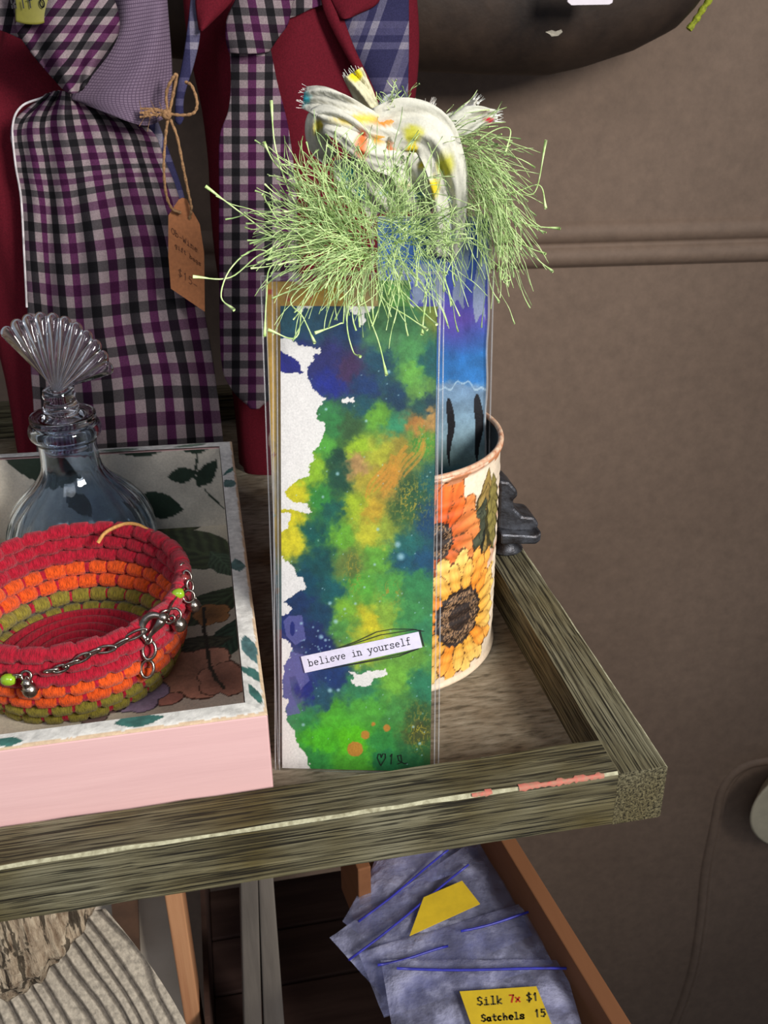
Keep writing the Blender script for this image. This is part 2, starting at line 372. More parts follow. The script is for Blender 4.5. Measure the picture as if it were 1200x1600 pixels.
for x0, x1 in ((738, 770), (812, 946)):
    ya = lambda x: 1357-(x)*.1672
    a = at_plane(x0, ya(x0), (0, 0, 0), (0, 1, 0)); b2 = at_plane(x1, ya(x1), (0, 0, 0), (0, 1, 0))
    pr = [(-.0002, -.0019), (-.0004, -.0005), (.0006, .00045), (.0017, .0003)]
    V = [(x, q, z) for x in np.linspace(a[0], b2[0], 40) for q, z in [(p[0]*(.5 if vn(np.array([x*900]), np.array([1.]), 2)[0] < .45 else 1), p[1]*(.25+.75*vn(np.array([x*1400]), np.array([3.]), 3)[0])) for p in pr]]
    mb.add(V, gridfaces(40, 4))
tag(mb.build('paint_streak', M_red, shelf), 'faded red paint streak along the front edge')

# iron bracket behind the can
m_iron = plain('aged_iron', (92, 94, 100), .45, metal=.75, scale=160, c2=(48, 42, 40), bd=.0008)
hk = empty('iron_bracket', (-.008, .163, 0), 'small aged iron bracket standing on the side rail behind the can', 'bracket')
mb = MB(); mb.lathe([(.0075, 0), (.0085, .001), (.0062, .003), (.0058, .014), (.008, .016)], (-.009, .163, 0), 20); mb.build('post', m_iron, hk)
P = lambda x, y, Y=.163: at_y(x, y, Y)
mb = MB()
def slab(poly, y0, y1, bev=0):
    k = len(poly); V = [(p[0], y0, p[2]) for p in poly]+[(p[0], y1, p[2]) for p in poly]
    F = [tuple(range(k)), tuple(range(2*k-1, k-1, -1))]+[(j, k+j, k+(j+1) % k, (j+1) % k) for j in range(k)]
    return V, F
poly = [P(*q) for q in [(770, 832), (770, 815), (824, 818), (833, 812), (832, 826), (824, 832)]]
V, F = slab(poly[::-1], .150, .176); mb.add(V, F); mb.build('plate', m_iron, hk, smooth=False, bevel=.0012)
poly = [P(*q) for q in [(772, 740), (788, 742), (801, 756), (802, 765), (794, 772), (797, 783), (808, 795), (826, 797), (834, 806), (833, 814), (822, 819), (795, 820), (770, 816)]]
mb = MB(); V, F = slab(poly[::-1], .155, .171); mb.add(V, F); mb.build('arm', m_iron, hk, smooth=False, bevel=.0014)

# ================================================================== PINK TRAY
ZT, ZF = .032, -.0165
tray = empty('pink_wooden_tray', (-.21, .14, ZP), 'shallow pink wooden tray lined with white paper printed with leaves', 'tray')
OC = [(-.285, .0193), (-.14, .0193), (-.1385, .2572), (-.285, .2684)]
IC = [(-.278, .0262), (-.147, .0262), (-.1455, .2502), (-.278, .2612)]
m_pink = grain('pink_paint', 0, [(0., (198, 158, 156)), (.5, (208, 168, 165)), (1., (216, 178, 174))], fine=500, stretch=14, bd=.00018, rough=.7)
lcol = dict(cream=(222, 212, 196), grn=(70, 96, 80), teal=(58, 104, 96))
ZS = ZT-.0011
mb = MB()
for k in range(4):
    a, b2, c2, d2 = OC[k], OC[(k+1) % 4], IC[(k+1) % 4], IC[k]
    mb = MB(); mb.hexa([(*a, ZP), (*b2, ZP), (*c2, ZP), (*d2, ZP)], [(*a, ZS), (*b2, ZS), (*c2, ZS), (*d2, ZS)]); mb.build('side_board', m_pink, tray, smooth=False, bevel=.0006)
def leafmask(x, y, cx, cy, L_, W_, ang):
    ca, sa = math.cos(ang), math.sin(ang); u = ((x-cx)*ca+(y-cy)*sa)/L_; v_ = (-(x-cx)*sa+(y-cy)*ca)/W_
    return (np.abs(u) < 1) & (np.abs(v_) < (1-u*u)*(1-.25*u)), u, v_
# lining floor
nu, nv = 200, 330
X = np.linspace(-.278, -.1458, nu)[:, None]+np.zeros((1, nv)); Yg = np.linspace(.0262, .2612, nv)[None, :]+np.zeros((nu, 1))
Yg = .0262+(Yg-.0262)*((.2502+(X+.1455)*(-.083))-.0262)/.235
wx = X+.003*(fbm(X*150, Yg*150, 3)-.5); wy = Yg+.003*(fbm(X*150, Yg*150, 9)-.5)
col = np.zeros(X.shape+(3,))+(214, 200, 178); col *= (.9+.2*fbm(X*60, Yg*60, 1))[..., None]
def fl_leaf(px, py, L_, W_, ang, c1, vein=True):
    global col
    p = at_z(px, py, ZF); mk, u, v_ = leafmask(wx, wy, p[0], p[1], L_, W_, ang)
    shade = .75+.5*fbm(u*3+v_*9, v_*6-u*2, int(px))+.22*np.sin((u+np.abs(v_)*.6)*26)
    c_ = np.array(c1)*shade[..., None]; col = np.where(mk[..., None], c_, col)
    if vein: col = np.where((mk & (np.abs(v_) < .05))[..., None], np.array(c1)*1.35, col)
fl_leaf(265, 805, .034, .026, .5, (70, 74, 44)); fl_leaf(300, 860, .036, .020, -.7, (58, 66, 42)); fl_leaf(330, 945, .030, .011, .6, (62, 76, 50))
fl_leaf(355, 1000, .022, .008, 1.1, (50, 74, 58)); fl_leaf(230, 900, .03, .014, 1.9, (58, 66, 44)); fl_leaf(60, 760, .04, .02, .3, (44, 66, 58)); fl_leaf(20, 740, .03, .016, 2.2, (44, 66, 58))
fl_leaf(300, 1010, .020, .008, .2, (64, 66, 50)); fl_leaf(350, 880, .016, .008, 2., (66, 82, 62))
for px, py, rr, cc in ((260, 1060, .019, (176, 120, 104)), (310, 1050, .02, (186, 132, 108)), (215, 1085, .014, (150, 128, 150)), (330, 960, .010, (176, 122, 72)), (350, 1060, .013, (160, 112, 92)), (150, 1100, .014, (120, 96, 90))):
    p = at_z(px, py, ZF); dx, dy = wx-p[0], wy-p[1]; a = np.arctan2(dy, dx); rad = np.hypot(dx, dy)/rr; edge = .78+.22*np.abs(np.sin(a*2.5+px))
    mk = rad < edge; col = np.where(mk[..., None], np.array(cc)*(.72+.45*rad+.25*(fbm(a*4, rad*5, int(px))-.5))[..., None], col)
    col = np.where((mk & (np.abs(rad-edge) < .05))[..., None], np.array(cc)*.5, col)
for (x0, y0), (x1, y1) in (((318, 950), (326, 1040)), ((326, 1040), (350, 1075))):
    p, q = at_z(x0, y0, ZF), at_z(x1, y1, ZF); d = q-p; t = np.clip(((wx-p[0])*d[0]+(wy-p[1])*d[1])/(d@d), 0, 1)
    col = np.where((np.hypot(wx-p[0]-t*d[0], wy-p[1]-t*d[1]) < .0009)[..., None], (52, 48, 38), col)
M_decoup = painted('printed_lining_paper', .45, amt=.1)
mesh('lining', np.stack([X, Yg, X*0+ZF], -1).reshape(-1, 3), gridfaces(nu, nv), M_decoup, tray, col=col)
mb = MB().box((-.2846, .0196, ZP+.0002), (-.1404, .256, ZF-.0004)); mb.build('base_board', m_pink, tray, smooth=False)
# inner linings of the walls and papered rim
def paint_wall(S, Z, seed, sprigs):
    c_ = np.zeros(S.shape+(3,))+lcol['cream']; c_ = c_*(.88+.2*fbm(S*90, Z*90, seed))[..., None]
    for cx, cz, L_, W_, an, cc in sprigs:
        mk, u, v_ = leafmask(S+.001*fbm(S*400, Z*400, 2), Z, cx, cz, L_, W_, an); c_ = np.where(mk[..., None], np.array(cc)*(.8+.4*fbm(S*200, Z*200, 5))[..., None], c_)
    return c_
def wall_lining(a, b2, seed, sprigs):
    ns, nz = 160, 50; t = np.linspace(0, 1, ns)[:, None]+np.zeros((1, nz)); z = np.linspace(ZF, ZS, nz)[None, :]+np.zeros((ns, 1))
    ln = math.hypot(b2[0]-a[0], b2[1]-a[1]); dx, dy = (b2[0]-a[0])/ln, (b2[1]-a[1])/ln
    X_ = a[0]+(b2[0]-a[0])*t-dy*.0003; Y_ = a[1]+(b2[1]-a[1])*t+dx*.0003
    return mesh('wall_lining', np.stack([X_, Y_, z], -1).reshape(-1, 3), gridfaces(ns, nz), M_decoup, tray, col=paint_wall(t*ln, z, seed, sprigs))
G1 = (50, 66, 54)
# back wall, from right corner to left
sb = lambda px, py: ((-.1455-at_y(px, py, .252)[0]), at_y(px, py, .252)[2])
sp = []
for px, py, L_, W_, an in ((285, 742, .0085, .0045, 3.0), (322, 738, .0098, .0048, 2.2), (300, 700, .008, .003, .1), (215, 706, .014, .0035, 0), (305, 722, .012, .0006, 1.75), (330, 775, .010, .0006, .9), (60, 735, .02, .010, .3), (120, 790, .012, .006, 1.), (240, 790, .016, .008, .3)):
    s_, z_ = sb(px, py); sp.append((s_, z_, L_, W_, an, G1))
wall_lining(IC[2], IC[3], 4, sp)
wall_lining(IC[1], IC[2], 6, [(.03, .005, .012, .006, .6, G1), (.09, .01, .014, .006, 2., G1), (.15, .0, .014, .006, 1., G1), (.2, .01, .012, .005, .2, G1)])
wall_lining(IC[0], IC[1], 8, [(.03, .005, .012, .006, .6, G1), (.09, .01, .014, .006, 2., G1)])
wall_lining(IC[3], IC[0], 9, [(.03, .005, .012, .006, .6, G1), (.09, .01, .014, .006, 2., G1), (.15, .0, .014, .006, 1., G1)])
M_rim = painted('papered_rim', .7, scale=350, amt=.16, bd=.0003)
TE = lcol['teal']
rim_sp = {0: [(.105, .005, .009, .0032, .05, TE), (.06, .003, .006, .002, 3., TE)], 1: [(.020, .0035, .006, .003, 1.2, TE), (.036, .003, .009, .0035, .2, (78, 112, 112)), (.008, .0035, .005, .002, .3, TE), (.10, .0045, .006, .003, .1, (80, 108, 104)), (.185, .004, .006, .003, .3, (80, 108, 104)), (.2, .003, .005, .002, 2.3, TE)], 2: [(.02, .004, .009, .002, .1, (110, 126, 110)), (.06, .005, .012, .002, .0, (110, 126, 110))], 3: [(.04, .004, .01, .003, 0, TE)]}
for k in range(4):
    a, b2, c2, d2 = map(np.array, (OC[k], OC[(k+1) % 4], IC[(k+1) % 4], IC[k]))
    ns, nw = 240, 16; t = np.linspace(0, 1, ns)[:, None]; q = np.linspace(0, 1, nw)[None, :]
    Pt = (a+(b2-a)*t[..., None])*(1-q[..., None])+(d2+(c2-d2)*t[..., None])*q[..., None]; ln = np.hypot(*(b2-a))
    S_ = t*ln+0*q; Q_ = q*.007+0*t
    c_ = np.zeros(S_.shape+(3,))+(226, 222, 214); c_ *= (.88+.2*fbm(S_*160, Q_*300, 7+k))[..., None]
    for cx, cz, L_, W_, an, cc in rim_sp[k]:
        mk, u, v_ = leafmask(S_+.0012*(fbm(S_*500, Q_*500, 2)-.5), Q_, cx, cz, L_, W_, an); c_ = np.where(mk[..., None], np.array(cc)*(.8+.4*fbm(S_*300, Q_*300, 5))[..., None], c_)
    c_ = np.where((Q_ < .0007+.0006*fbm(S_*200, Q_*0, 3))[..., None], np.array((206, 178, 146)), c_)
    zz = ZS+.00012+.0010*(1-np.exp(-Q_/.0008))+0*t
    mesh('rim_paper', np.concatenate([Pt, zz[..., None]], -1).reshape(-1, 3), gridfaces(ns, nw), M_rim, tray, col=c_)

# ================================================================== COILED BOWL
def cloth_yarn(name, c1):
    m, nt, N, L, b = nmat(name); n = noise(nt, 26, 6, coords(nt, 'Object', (60, 8, 20))); n2 = noise(nt, 900, 4, coords(nt))
    r = ramp(nt, n.outputs[0], [(.25, tuple(v*.55 for v in c1)), (.5, c1), (.8, tuple(min(255, v*1.12+12) for v in c1))])
    L.new(r.outputs[0], b.inputs['Base Color']); b.inputs['Roughness'].default_value = .9; b.inputs['Specular IOR Level'].default_value = .15
    b.inputs['Sheen Weight'].default_value = .15
    bb = bump(nt, n.outputs[0], .0008, b); bump(nt, n2.outputs[0], .0005, b, .8, bb); return m
M_yr, M_yo, M_yg = cloth_yarn('crimson_yarn', (164, 16, 40)), cloth_yarn('orange_yarn', (218, 80, 20)), cloth_yarn('olive_yarn', (134, 122, 42))
BC = np.array([-.2165, .131]); RB = .0492; ZB = ZF+.0035
bowl = empty('coiled_yarn_bowl', (BC[0], BC[1], ZF), 'round coiled bowl stitched in crimson, orange and olive yarn inside the tray', 'bowl')
def wrapmesh(name, mat, ln, rr=.0034):
    V = []; n = 10; k = 7
    for i in range(k):
        t = -1+2*i/(k-1); q = rr*(1-.22*abs(t)**6)*(.62 if abs(t) == 1 else 1)
        for j in range(n):
            a = 2*math.pi*j/n; V.append((ln/2*t, q*math.cos(a)*1.02, q*math.sin(a)*.98))
    F = gridfaces(k, n, False, True)+[tuple(range(n-1, -1, -1)), tuple((k-1)*n+j for j in range(n))]
    me = bpy.data.meshes.new(name); me.from_pydata(V, [], F); me.materials.append(mat); me.polygons.foreach_set('use_smooth', [True]*len(F)); return me
rows = []   # (radius, z, mat)
for i in range(7):
    t = i/6; R_ = .0400+(RB-.0400)*math.sin(t*math.pi/2)**.8; rows.append((R_, ZB+i*.0061, [M_yg, M_yg, M_yo, M_yo, M_yr, M_yr, M_yr][i]))
me_cache = {}
nst = 29
for ri, (R_, z_, mt) in enumerate(rows):
    ln = 2*math.pi*R_/nst*1.02
    for k in range(nst):
        if ri < 2 and False: pass
        key = (ri, k % 3)
        if key not in me_cache: me_cache[key] = wrapmesh('coil_wrap', mt, ln*(.95+.05*(k % 3)), .0036+.0001*(k % 3))
        a = 2*math.pi*(k+.5*(ri % 2)+random.uniform(-.06, .06))/nst
        lift = .0022*max(0, math.cos(a-math.radians(50)))*(ri/6)
        o = bpy.data.objects.new('coil_wrap', me_cache[key]); C.objects.link(o); o.parent = bowl
        o.location = (R_*math.cos(a), R_*math.sin(a), z_-ZF+lift+random.uniform(-.0002, .0002)); o.rotation_euler = (random.uniform(-.12, .12), random.uniform(-.08, .08), a+math.pi/2+random.uniform(-.05, .05))
# red core rope seen in the joints
mb = MB()
for R_, z_, mt in rows:
    pts = [(BC[0]+R_*math.cos(a), BC[1]+R_*math.sin(a), z_+.0022*max(0, math.cos(a-math.radians(50)))*((z_-ZB)/.0366)) for a in np.linspace(0, 2*math.pi, 72, endpoint=False)]
    mb.tube(pts, .00265, 8, closed=True)
mb.build('core_rope', M_yr, bowl)
mb = MB()
a = np.linspace(0, 2*math.pi*6, 420); r_ = np.linspace(.0025, .0385, 420)
mb.tube(np.stack([BC[0]+r_*np.cos(a), BC[1]+r_*np.sin(a), np.full(420, ZB+.0002)], 1), .0032, 8); mb.build('coil_base', M_yr, bowl)
m_tan = plain('tan_cord', (214, 156, 84), .8, scale=800)
mb = MB(); zr = rows[-1][1]+.0034
pl = [at_z(x, y, zr+dz) for x, y, dz in ((153, 848, -.003), (165, 832, .0008), (190, 820, .0022), (212, 819, .0026), (232, 829, .0012), (246, 842, -.002))]
mb.tube(spline(pl, 24), .0009, 7); tag(mb.build('cord', m_tan, bowl), 'loose tan cord end over the rim')

# bracelet
m_chain = plain('dull_silver', (186, 178, 168), .28, metal=1., scale=300, c2=(120, 112, 104), bd=.0002)
m_bead = plain('lime_glass_bead', (150, 190, 40), .12, scale=200, bd=0, spec=.9)
m_rbead = plain('pink_glass_bead', (160, 62, 60), .15, scale=200, bd=0, spec=.9)
brac = empty('charm_bracelet', (-.19, .08, .02), 'silver chain bracelet with lime beads and bells hung over the bowl rim', 'bracelet')
def bowl_pt(px, py, out=.0052):
    """point just outside the outer side of the bowl along this sight line"""
    d = ray(px, py)
    lo = None
    for t in np.linspace(.25, .55, 900):
        p = CAM+d*t; rr = math.hypot(p[0]-BC[0], p[1]-BC[1]); tz = (p[2]-ZB)/.0366
        if tz <= 1.08:
            R_ = .0400+(RB-.0400)*math.sin(max(0, min(1, tz))*math.pi/2)**.8
            if rr <= R_+out: return p
    return CAM+d*.36
def ring(name, px, py, r1, r2, nrm, up, mat=m_chain, wire=.00055, pos=None):
    c_ = bowl_pt(px, py) if pos is None else pos; nrm = np.array(nrm, float); nrm /= np.linalg.norm(nrm); up = np.array(up, float); up -= nrm*(up@nrm); up /= np.linalg.norm(up); sd = np.cross(up, nrm)
    P_ = [c_+up*r1*math.cos(a)+sd*r2*math.sin(a) for a in np.linspace(0, 2*math.pi, 22, endpoint=False)]
    mb = MB().tube(P_, wire, 7, closed=True); return mb.build(name, mat, brac)
dirc = -FX
def pxdir(dx, dy): return RX*dx-UX*dy
links = [((75, 1052), (98, 1046)), ((92, 1047), (115, 1037)), ((110, 1040), (138, 1025)), ((132, 1027), (158, 1014)), ((152, 1016), (180, 1016)), ((160, 1022), (182, 1008)), ((176, 1010), (206, 1003)), ((198, 1001), (230, 984))]
links = [((70, 1050), (90, 1046)), ((84, 1048), (106, 1041)), ((100, 1042), (122, 1032)), ((116, 1034), (140, 1022)), ((134, 1025), (156, 1014)), ((150, 1017), (180, 1012)), ((172, 1015), (200, 998)), ((194, 1000), (228, 984))]
for k, ((x0, y0), (x1, y1)) in enumerate(links):
    dx, dy = x1-x0, y1-y0; l = math.hypot(dx, dy)*.37/1500/2
    tilt = RX*0; n_ = dirc+pxdir(-dy, dx)/math.hypot(dx, dy)*(.25 if k % 2 else 2.5)
    ring('chain_link', (x0+x1)/2, (y0+y1)/2, l*1.08, .0013, n_, pxdir(dx, dy))
ring('jump_ring', 41, 1056, .0019, .0019, dirc, pxdir(1, 0)); ring('jump_ring', 28, 1056, .0017, .0012, dirc+pxdir(0, 2), pxdir(1, 0))
ring('extension_ring', 233, 1016, .0037, .0026, dirc, pxdir(-.1, 1), wire=.0007); ring('extension_ring', 230, 1045, .0036, .0026, dirc, pxdir(-.15, 1), wire=.0007)
ring('extension_ring', 232, 1000, .0014, .0014, dirc+pxdir(1, 0), pxdir(0, 1), wire=.0005)
ring('jump_ring', 272, 961, .0028, .0028, dirc, pxdir(1, 0)); ring('jump_ring', 258, 958, .0018, .0014, dirc+pxdir(1, 1), pxdir(1, 0))
ring('jump_ring', 295, 932, .0024, .0026, dirc, pxdir(1, 0)); ring('chain_link', 297, 915, .0024, .0015, dirc+pxdir(1, 0), pxdir(.3, 1)); ring('chain_link', 293, 900, .0024, .0015, dirc, pxdir(.4, 1)); ring('chain_link', 287, 888, .0022, .0014, dirc+pxdir(1, 0), pxdir(.6, 1)); ring('chain_link', 266, 968, .002, .0013, dirc, pxdir(.8, -.6))
# lobster clasp
cl = bowl_pt(240, 975, .0058)
def cpt(px, py): return at_plane(px, py, cl, dirc)
mb = MB(); mb.tube(spline([cpt(x, y) for x, y in ((252, 963), (240, 961), (229, 966), (222, 977), (222, 990), (228, 999))], 22), [.0011+.0005*math.sin(math.pi*i/21) for i in range(22)], 9)
mb.tube(spline([cpt(x, y) for x, y in ((254, 966), (249, 975), (240, 986), (230, 999))], 12), [.0015, .0017, .0019, .0019, .0018, .0016, .0014, .0012, .001, .0009, .0008, .0007], 9); mb.ball(cpt(255, 965), .0021, 10); mb.build('lobster_clasp', m_chain, brac)
def bell(px, py, r_, out=.007):
    p = bowl_pt(px, py, out); mb = MB(); mb.ball(p, r_, 14, 1.05)
    top = [p+pxdir(0, -1)*r_*1.0+(pxdir(1, 0)*math.cos(a)+pxdir(0, 1)*math.sin(a))*r_*.3 for a in np.linspace(0, 2*math.pi, 10, endpoint=False)]; mb.tube(top, .0003, 6, closed=True)
    band = [p+(pxdir(1, 0)*math.cos(a)+np.array(FX)*math.sin(a))*r_*1.03 for a in np.linspace(0, 2*math.pi, 24, endpoint=False)]; mb.tube(band, .0003, 6, closed=True)
    o = mb.build('bell', m_chain, brac)
    mb = MB(); s0 = p+dirc*r_*.92; mb.tube([s0+pxdir(0, .15)*r_, s0+pxdir(0, .6)*r_-dirc*r_*.2, s0+pxdir(0, .9)*r_-dirc*r_*.55], .00028, 5); mb.build('bell_slot', M_ink, o); return o
for q in ((47, 1078, .0030), (280, 976, .0031), (303, 946, .0029), (42, 1068, .002)): bell(*q)
def bead(px, py, r_, mt, ax):
    p = bowl_pt(px, py, .006); pr = [(.0005, -1.1), (.7, -1.), (.95, -.5), (1, 0), (.95, .5), (.7, 1.), (.0005, 1.1)]
    P_ = [p+pxdir(*ax)*z*r_ for rr, z in pr]; return MB().tube(P_, [max(.0002, rr*r_) for rr, z in pr], 14).build('bead', mt, brac)
tag(bead(13, 1062, .0024, m_bead, (1, 0)), 'lime green glass bead'); tag(bead(278, 928, .0023, m_bead, (1, -.3)), 'lime green glass bead'); tag(bead(288, 906, .0021, m_rbead, (.3, -1)), 'red glass bead')
mb = MB(); mb.tube([bowl_pt(-20, 1062), bowl_pt(0, 1061), bowl_pt(25, 1058)], .0004, 6); mb.tube(spline([bowl_pt(x, y) for x, y in ((262, 962), (266, 950), (272, 938), (285, 921), (292, 905), (286, 886))], 20), .0004, 6); mb.build('wire', m_chain, brac)

# ================================================================== GLASS BOTTLE
YB = .2185; XB = -.2192
bott = empty('glass_bottle', (XB, YB, ZF), 'fluted pale blue glass bottle standing behind the coiled bowl', 'bottle')
m_glass = glassm('pale_blue_glass', (212, 227, 243)); m_clear = glassm('clear_glass', (238, 238, 242))
zpx = lambda y: at_y(100, y, YB)[2]-ZF
zn = zpx(660)
H_ = zn
prof = [(.026, .0006), (.033, .0015), (.0365, .006), (.0378, .016), (.0370, .026), (.033, .036), (.0265, .0435), (.0195, .0500), (.0155, .0560), (.0142, .062), (.0140, H_-.012), (.0145, H_-.0085), (.0168, H_-.006), (.0174, H_-.003), (.0165, H_-.0005), (.0140, H_)]
prof = [(a[0], a[1]) for a in prof]
def smoothprof(p, n): return [tuple(q) for q in spline([(a, b) for a, b in p], n)]
def flute(r_, z_, a):
    k = max(0, min(1, (H_-.020-z_)/.02)); return r_*(1-.045*k*(.5-.5*math.cos(18*(a+ .12*math.sin(z_*60))))**1.5)
outer = smoothprof(prof, 60)
inner = [(max(.001, r_-.0022), max(z_, .005)) for r_, z_ in outer][::-1]; inner[0] = (outer[-1][0]-.0022, H_)
mb = MB(); n = 108
inn = [(r_, z_) for r_, z_ in inner if z_ > .0052]+[(.028, .0045), (.001, .0045)]
mb.lathe([(.001, .0006)]+outer+inn, (XB, YB, ZF), n, fl=flute); mb.build('body', m_glass, bott)
st = empty('shell_stopper', (XB, YB, ZF+H_), 'clear glass stopper shaped like a scallop shell in the bottle neck', 'stopper')
mb = MB(); k = MB().lathe(smoothprof([(.001, -.013), (.0085, -.013), (.0098, -.0115), (.0108, -.001), (.0110, .0008), (.0150, .0010), (.0158, .0022), (.0156, .0036), (.0148, .0045), (.006, .0046), (.001, .0046)], 44), (XB, YB, ZF+H_), 48)
k.build('plug', m_clear, st)
zs = ZF+H_+.0046
cc = at_y(88, 640, YB)
k = MB().lathe([(.001, -.0004), (.0072, -.0004), (.0086, .001), (.0089, .003), (.0078, .0056), (.0072, .0075), (.0078, .0095), (.0072, .0125), (.005, .014), (.001, .0142)], (XB, YB, zs), 32); k.build('stem', m_clear, st)
# fan
hub = at_y(88, 597, YB); hub = np.array([XB-.0005, YB, zs+.0125])
pxm = np.linalg.norm(at_y(101, 550, YB)-at_y(100, 550, YB))
na, nr, NL = 144, 26, 11
V = []
tilt = -.25
for side in (1, -1):
    for i in range(na):
        ph = i/(na-1); ang = math.radians(132-ph*122); lobe = abs(math.sin(math.pi*ph*NL)); R0 = pxm*(112-14*ph)*(.93+.07*math.sqrt(lobe))
        for j in range(nr):
            t = j/(nr-1); r_ = R0*t; th = (.0048*(1-t)**.6+.0030*math.sin(math.pi*min(1, t*.9+.08))**.7*(.45+.75*lobe)) if j < nr-1 else .0003
            th *= min(1, .25+6*min(ph, 1-ph))
            lx = r_*math.cos(ang); lz = r_*math.sin(ang)*1.22
            V.append((hub[0]+lx, hub[1]-side*th+lz*.0, hub[2]+lz))
F = [f[::-1] for f in gridfaces(na, nr)]+gridfaces(na, nr, off=na*nr)
o_ = na*nr
for i in range(na-1): F.append((i*nr+nr-1, (i+1)*nr+nr-1, o_+(i+1)*nr+nr-1, o_+i*nr+nr-1)[::-1])
for j in range(nr-1):
    F.append((j, j+1, o_+j+1, o_+j)); F.append(((na-1)*nr+j, (na-1)*nr+j+1, o_+(na-1)*nr+j+1, o_+(na-1)*nr+j)[::-1])
o = mesh('shell_fan', V, F, m_clear, st)
md = o.modifiers.new('w', 'WELD'); md.merge_threshold = .00002

# ================================================================== CAN
CC = np.array([-.0762, .1325]); CR = .0500; CZ = .0814
can = empty('sunflower_can', (CC[0], CC[1], ZP), 'cream painted tin can decorated with sunflower paper, standing behind the bookmarks', 'can')
hc = CZ-ZP
def can_ray(px, py):
    d = ray(px, py); A = d[0]**2+d[1]**2; ox, oy = CAM[0]-CC[0], CAM[1]-CC[1]; B = 2*(ox*d[0]+oy*d[1]); Q = ox*ox+oy*oy-CR*CR
    t = (-B-math.sqrt(max(0, B*B-4*A*Q)))/(2*A); p = CAM+d*t; return math.atan2(p[1]-CC[1], p[0]-CC[0])*CR, p[2]
nz, na = 190, 560
zz = np.linspace(0, 1, nz)[:, None]+np.zeros((1, na)); th = np.linspace(-math.pi, math.pi, na, endpoint=False)[None, :]+np.zeros((nz, 1))
Zc = ZP+hc*zz; S_ = th*CR
ribs = .00028*np.sin(zz*hc/.0058*2*math.pi)*((zz > .12) & (zz < .88))
bead_ = .0012*np.exp(-((zz-.988)/.012)**2)+.0012*np.exp(-((zz-.012)/.012)**2)
Rr = CR-.0012+ribs+bead_+.0003*(fbm(S_*120, Zc*120, 3)-.5)
col = np.zeros(zz.shape+(3,))+(228, 208, 182); col *= (.9+.2*fbm(S_*80, Zc*200, 11))[..., None]
col = blend(col, np.clip((fbm(S_*60, Zc*150, 21)-.6)*4, 0, .7), (196, 140, 110))
sw, zw = S_+.0012*(fbm(S_*260, Zc*260, 31)-.5), Zc+.0012*(fbm(S_*260, Zc*260, 41)-.5)
def flower(cx, cz, rd, rp, npet, cA, cB, asp=1.12, rot=0, layers=2):
    global col
    dx, dz = (sw-cx), (zw-cz)/asp; rad = np.hypot(dx, dz); a = np.arctan2(dz, dx)+rot
    for l in range(layers):
        f = ((a+l*math.pi/npet)/(2*math.pi)*npet) % 1; pid = np.floor((a+l*math.pi/npet)/(2*math.pi)*npet); env = rp*(1-.16*l)*(.62+.38*np.sin(np.pi*f)**.55)*(.9+.2*hsh(pid, pid*0, 5+l))
        mk = rad < env; t = np.clip((rad-rd)/(rp-rd+1e-9), 0, 1); tone = .5+.5*np.sin(np.pi*f)
        c_ = np.array(cA)*(1-t[..., None])+np.array(cB)*t[..., None]; c_ = c_*(.72+.32*tone+.22*(vn(f*9, rad*90, int(npet)+l)-.5))[..., None]
        c_ = np.where((hsh(pid, pid*0+1, 8) > .7)[..., None], c_*np.array((1.02, .86, .7)), c_)
        col = np.where(mk[..., None], c_, col)
        ln = mk & ((np.minimum(f, 1-f) < .035+.03*(1-t)) | (rad > env*.965)) & (vn(rad*1500, a*20, 3) > .35)
        col = np.where(ln[..., None], (96, 58, 28), col)
    dk = rad < rd*(.93+.14*vn(a*16, a*0, 4)); c_ = np.zeros(col.shape)+(44, 34, 30); sp = hsh(np.floor(S_*2600), np.floor(Zc*2600), 9)
    ringz = np.abs(rad/rd-.68) < .2; c_ = np.where(((sp > .6) & ringz)[..., None], (150, 116, 84), c_); c_ = np.where(((sp > .85) & ~ringz)[..., None], (80, 62, 50), c_); col = np.where(dk[..., None], c_, col)
def leaf(px, py, L_, W_, an, cc):
    global col
    s0, z0 = can_ray(px, py); mk, u, v_ = leafmask(sw, zw, s0, z0, L_, W_, an)
    c_ = np.array(cc)*(.7+.6*fbm(u*5, v_*7+u*4, int(px)))[..., None]; col = np.where(mk[..., None], c_, col); col = np.where((mk & ((np.abs(v_) > (1-u*u)*.8-.06) | (np.abs(np.sin(u*9+np.abs(v_)*4)) < .12)))[..., None], np.array(cc)*.45, col)
leaf(760, 815, .024, .010, 1.45, (150, 124, 66)); leaf(742, 850, .020, .010, 1.1, (70, 74, 56)); leaf(775, 800, .02, .009, 1.7, (128, 116, 60)); leaf(690, 1010, .02, .011, 2.4, (74, 74, 52)); leaf(752, 900, .014, .006, 2.0, (60, 66, 50))
cw = [can_ray(688, 848), can_ray(722, 966)]
flower(cw[0][0], cw[0][1], .0072, .0245, 11, (202, 98, 46), (226, 142, 76), 1.2, .3)
flower(cw[1][0], cw[1][1], .0135, .0330, 17, (224, 158, 58), (243, 206, 120), 1.05, .1)
for k in range(1, 4):
    o2 = k*.078; wr = lambda s: (s+o2+math.pi*CR) % (2*math.pi*CR)-math.pi*CR
    flower(wr(cw[0][0]), cw[0][1], .0072, .0245, 11, (202, 98, 46), (226, 142, 76), 1.2, .3+k)
    flower(wr(cw[1][0]), cw[1][1]+.002*k, .0135, .0330, 17, (224, 158, 58), (243, 206, 120), 1.05, k)
col = np.where((zz < .035)[..., None], np.array((222, 200, 172))*1., col); col = np.where(((zz > .955) & (fbm(S_*120, Zc*400, 51) > .47))[..., None], (186, 122, 84), col)
V = np.stack([CC[0]+Rr*np.cos(th), CC[1]+Rr*np.sin(th), Zc], -1).reshape(-1, 3)
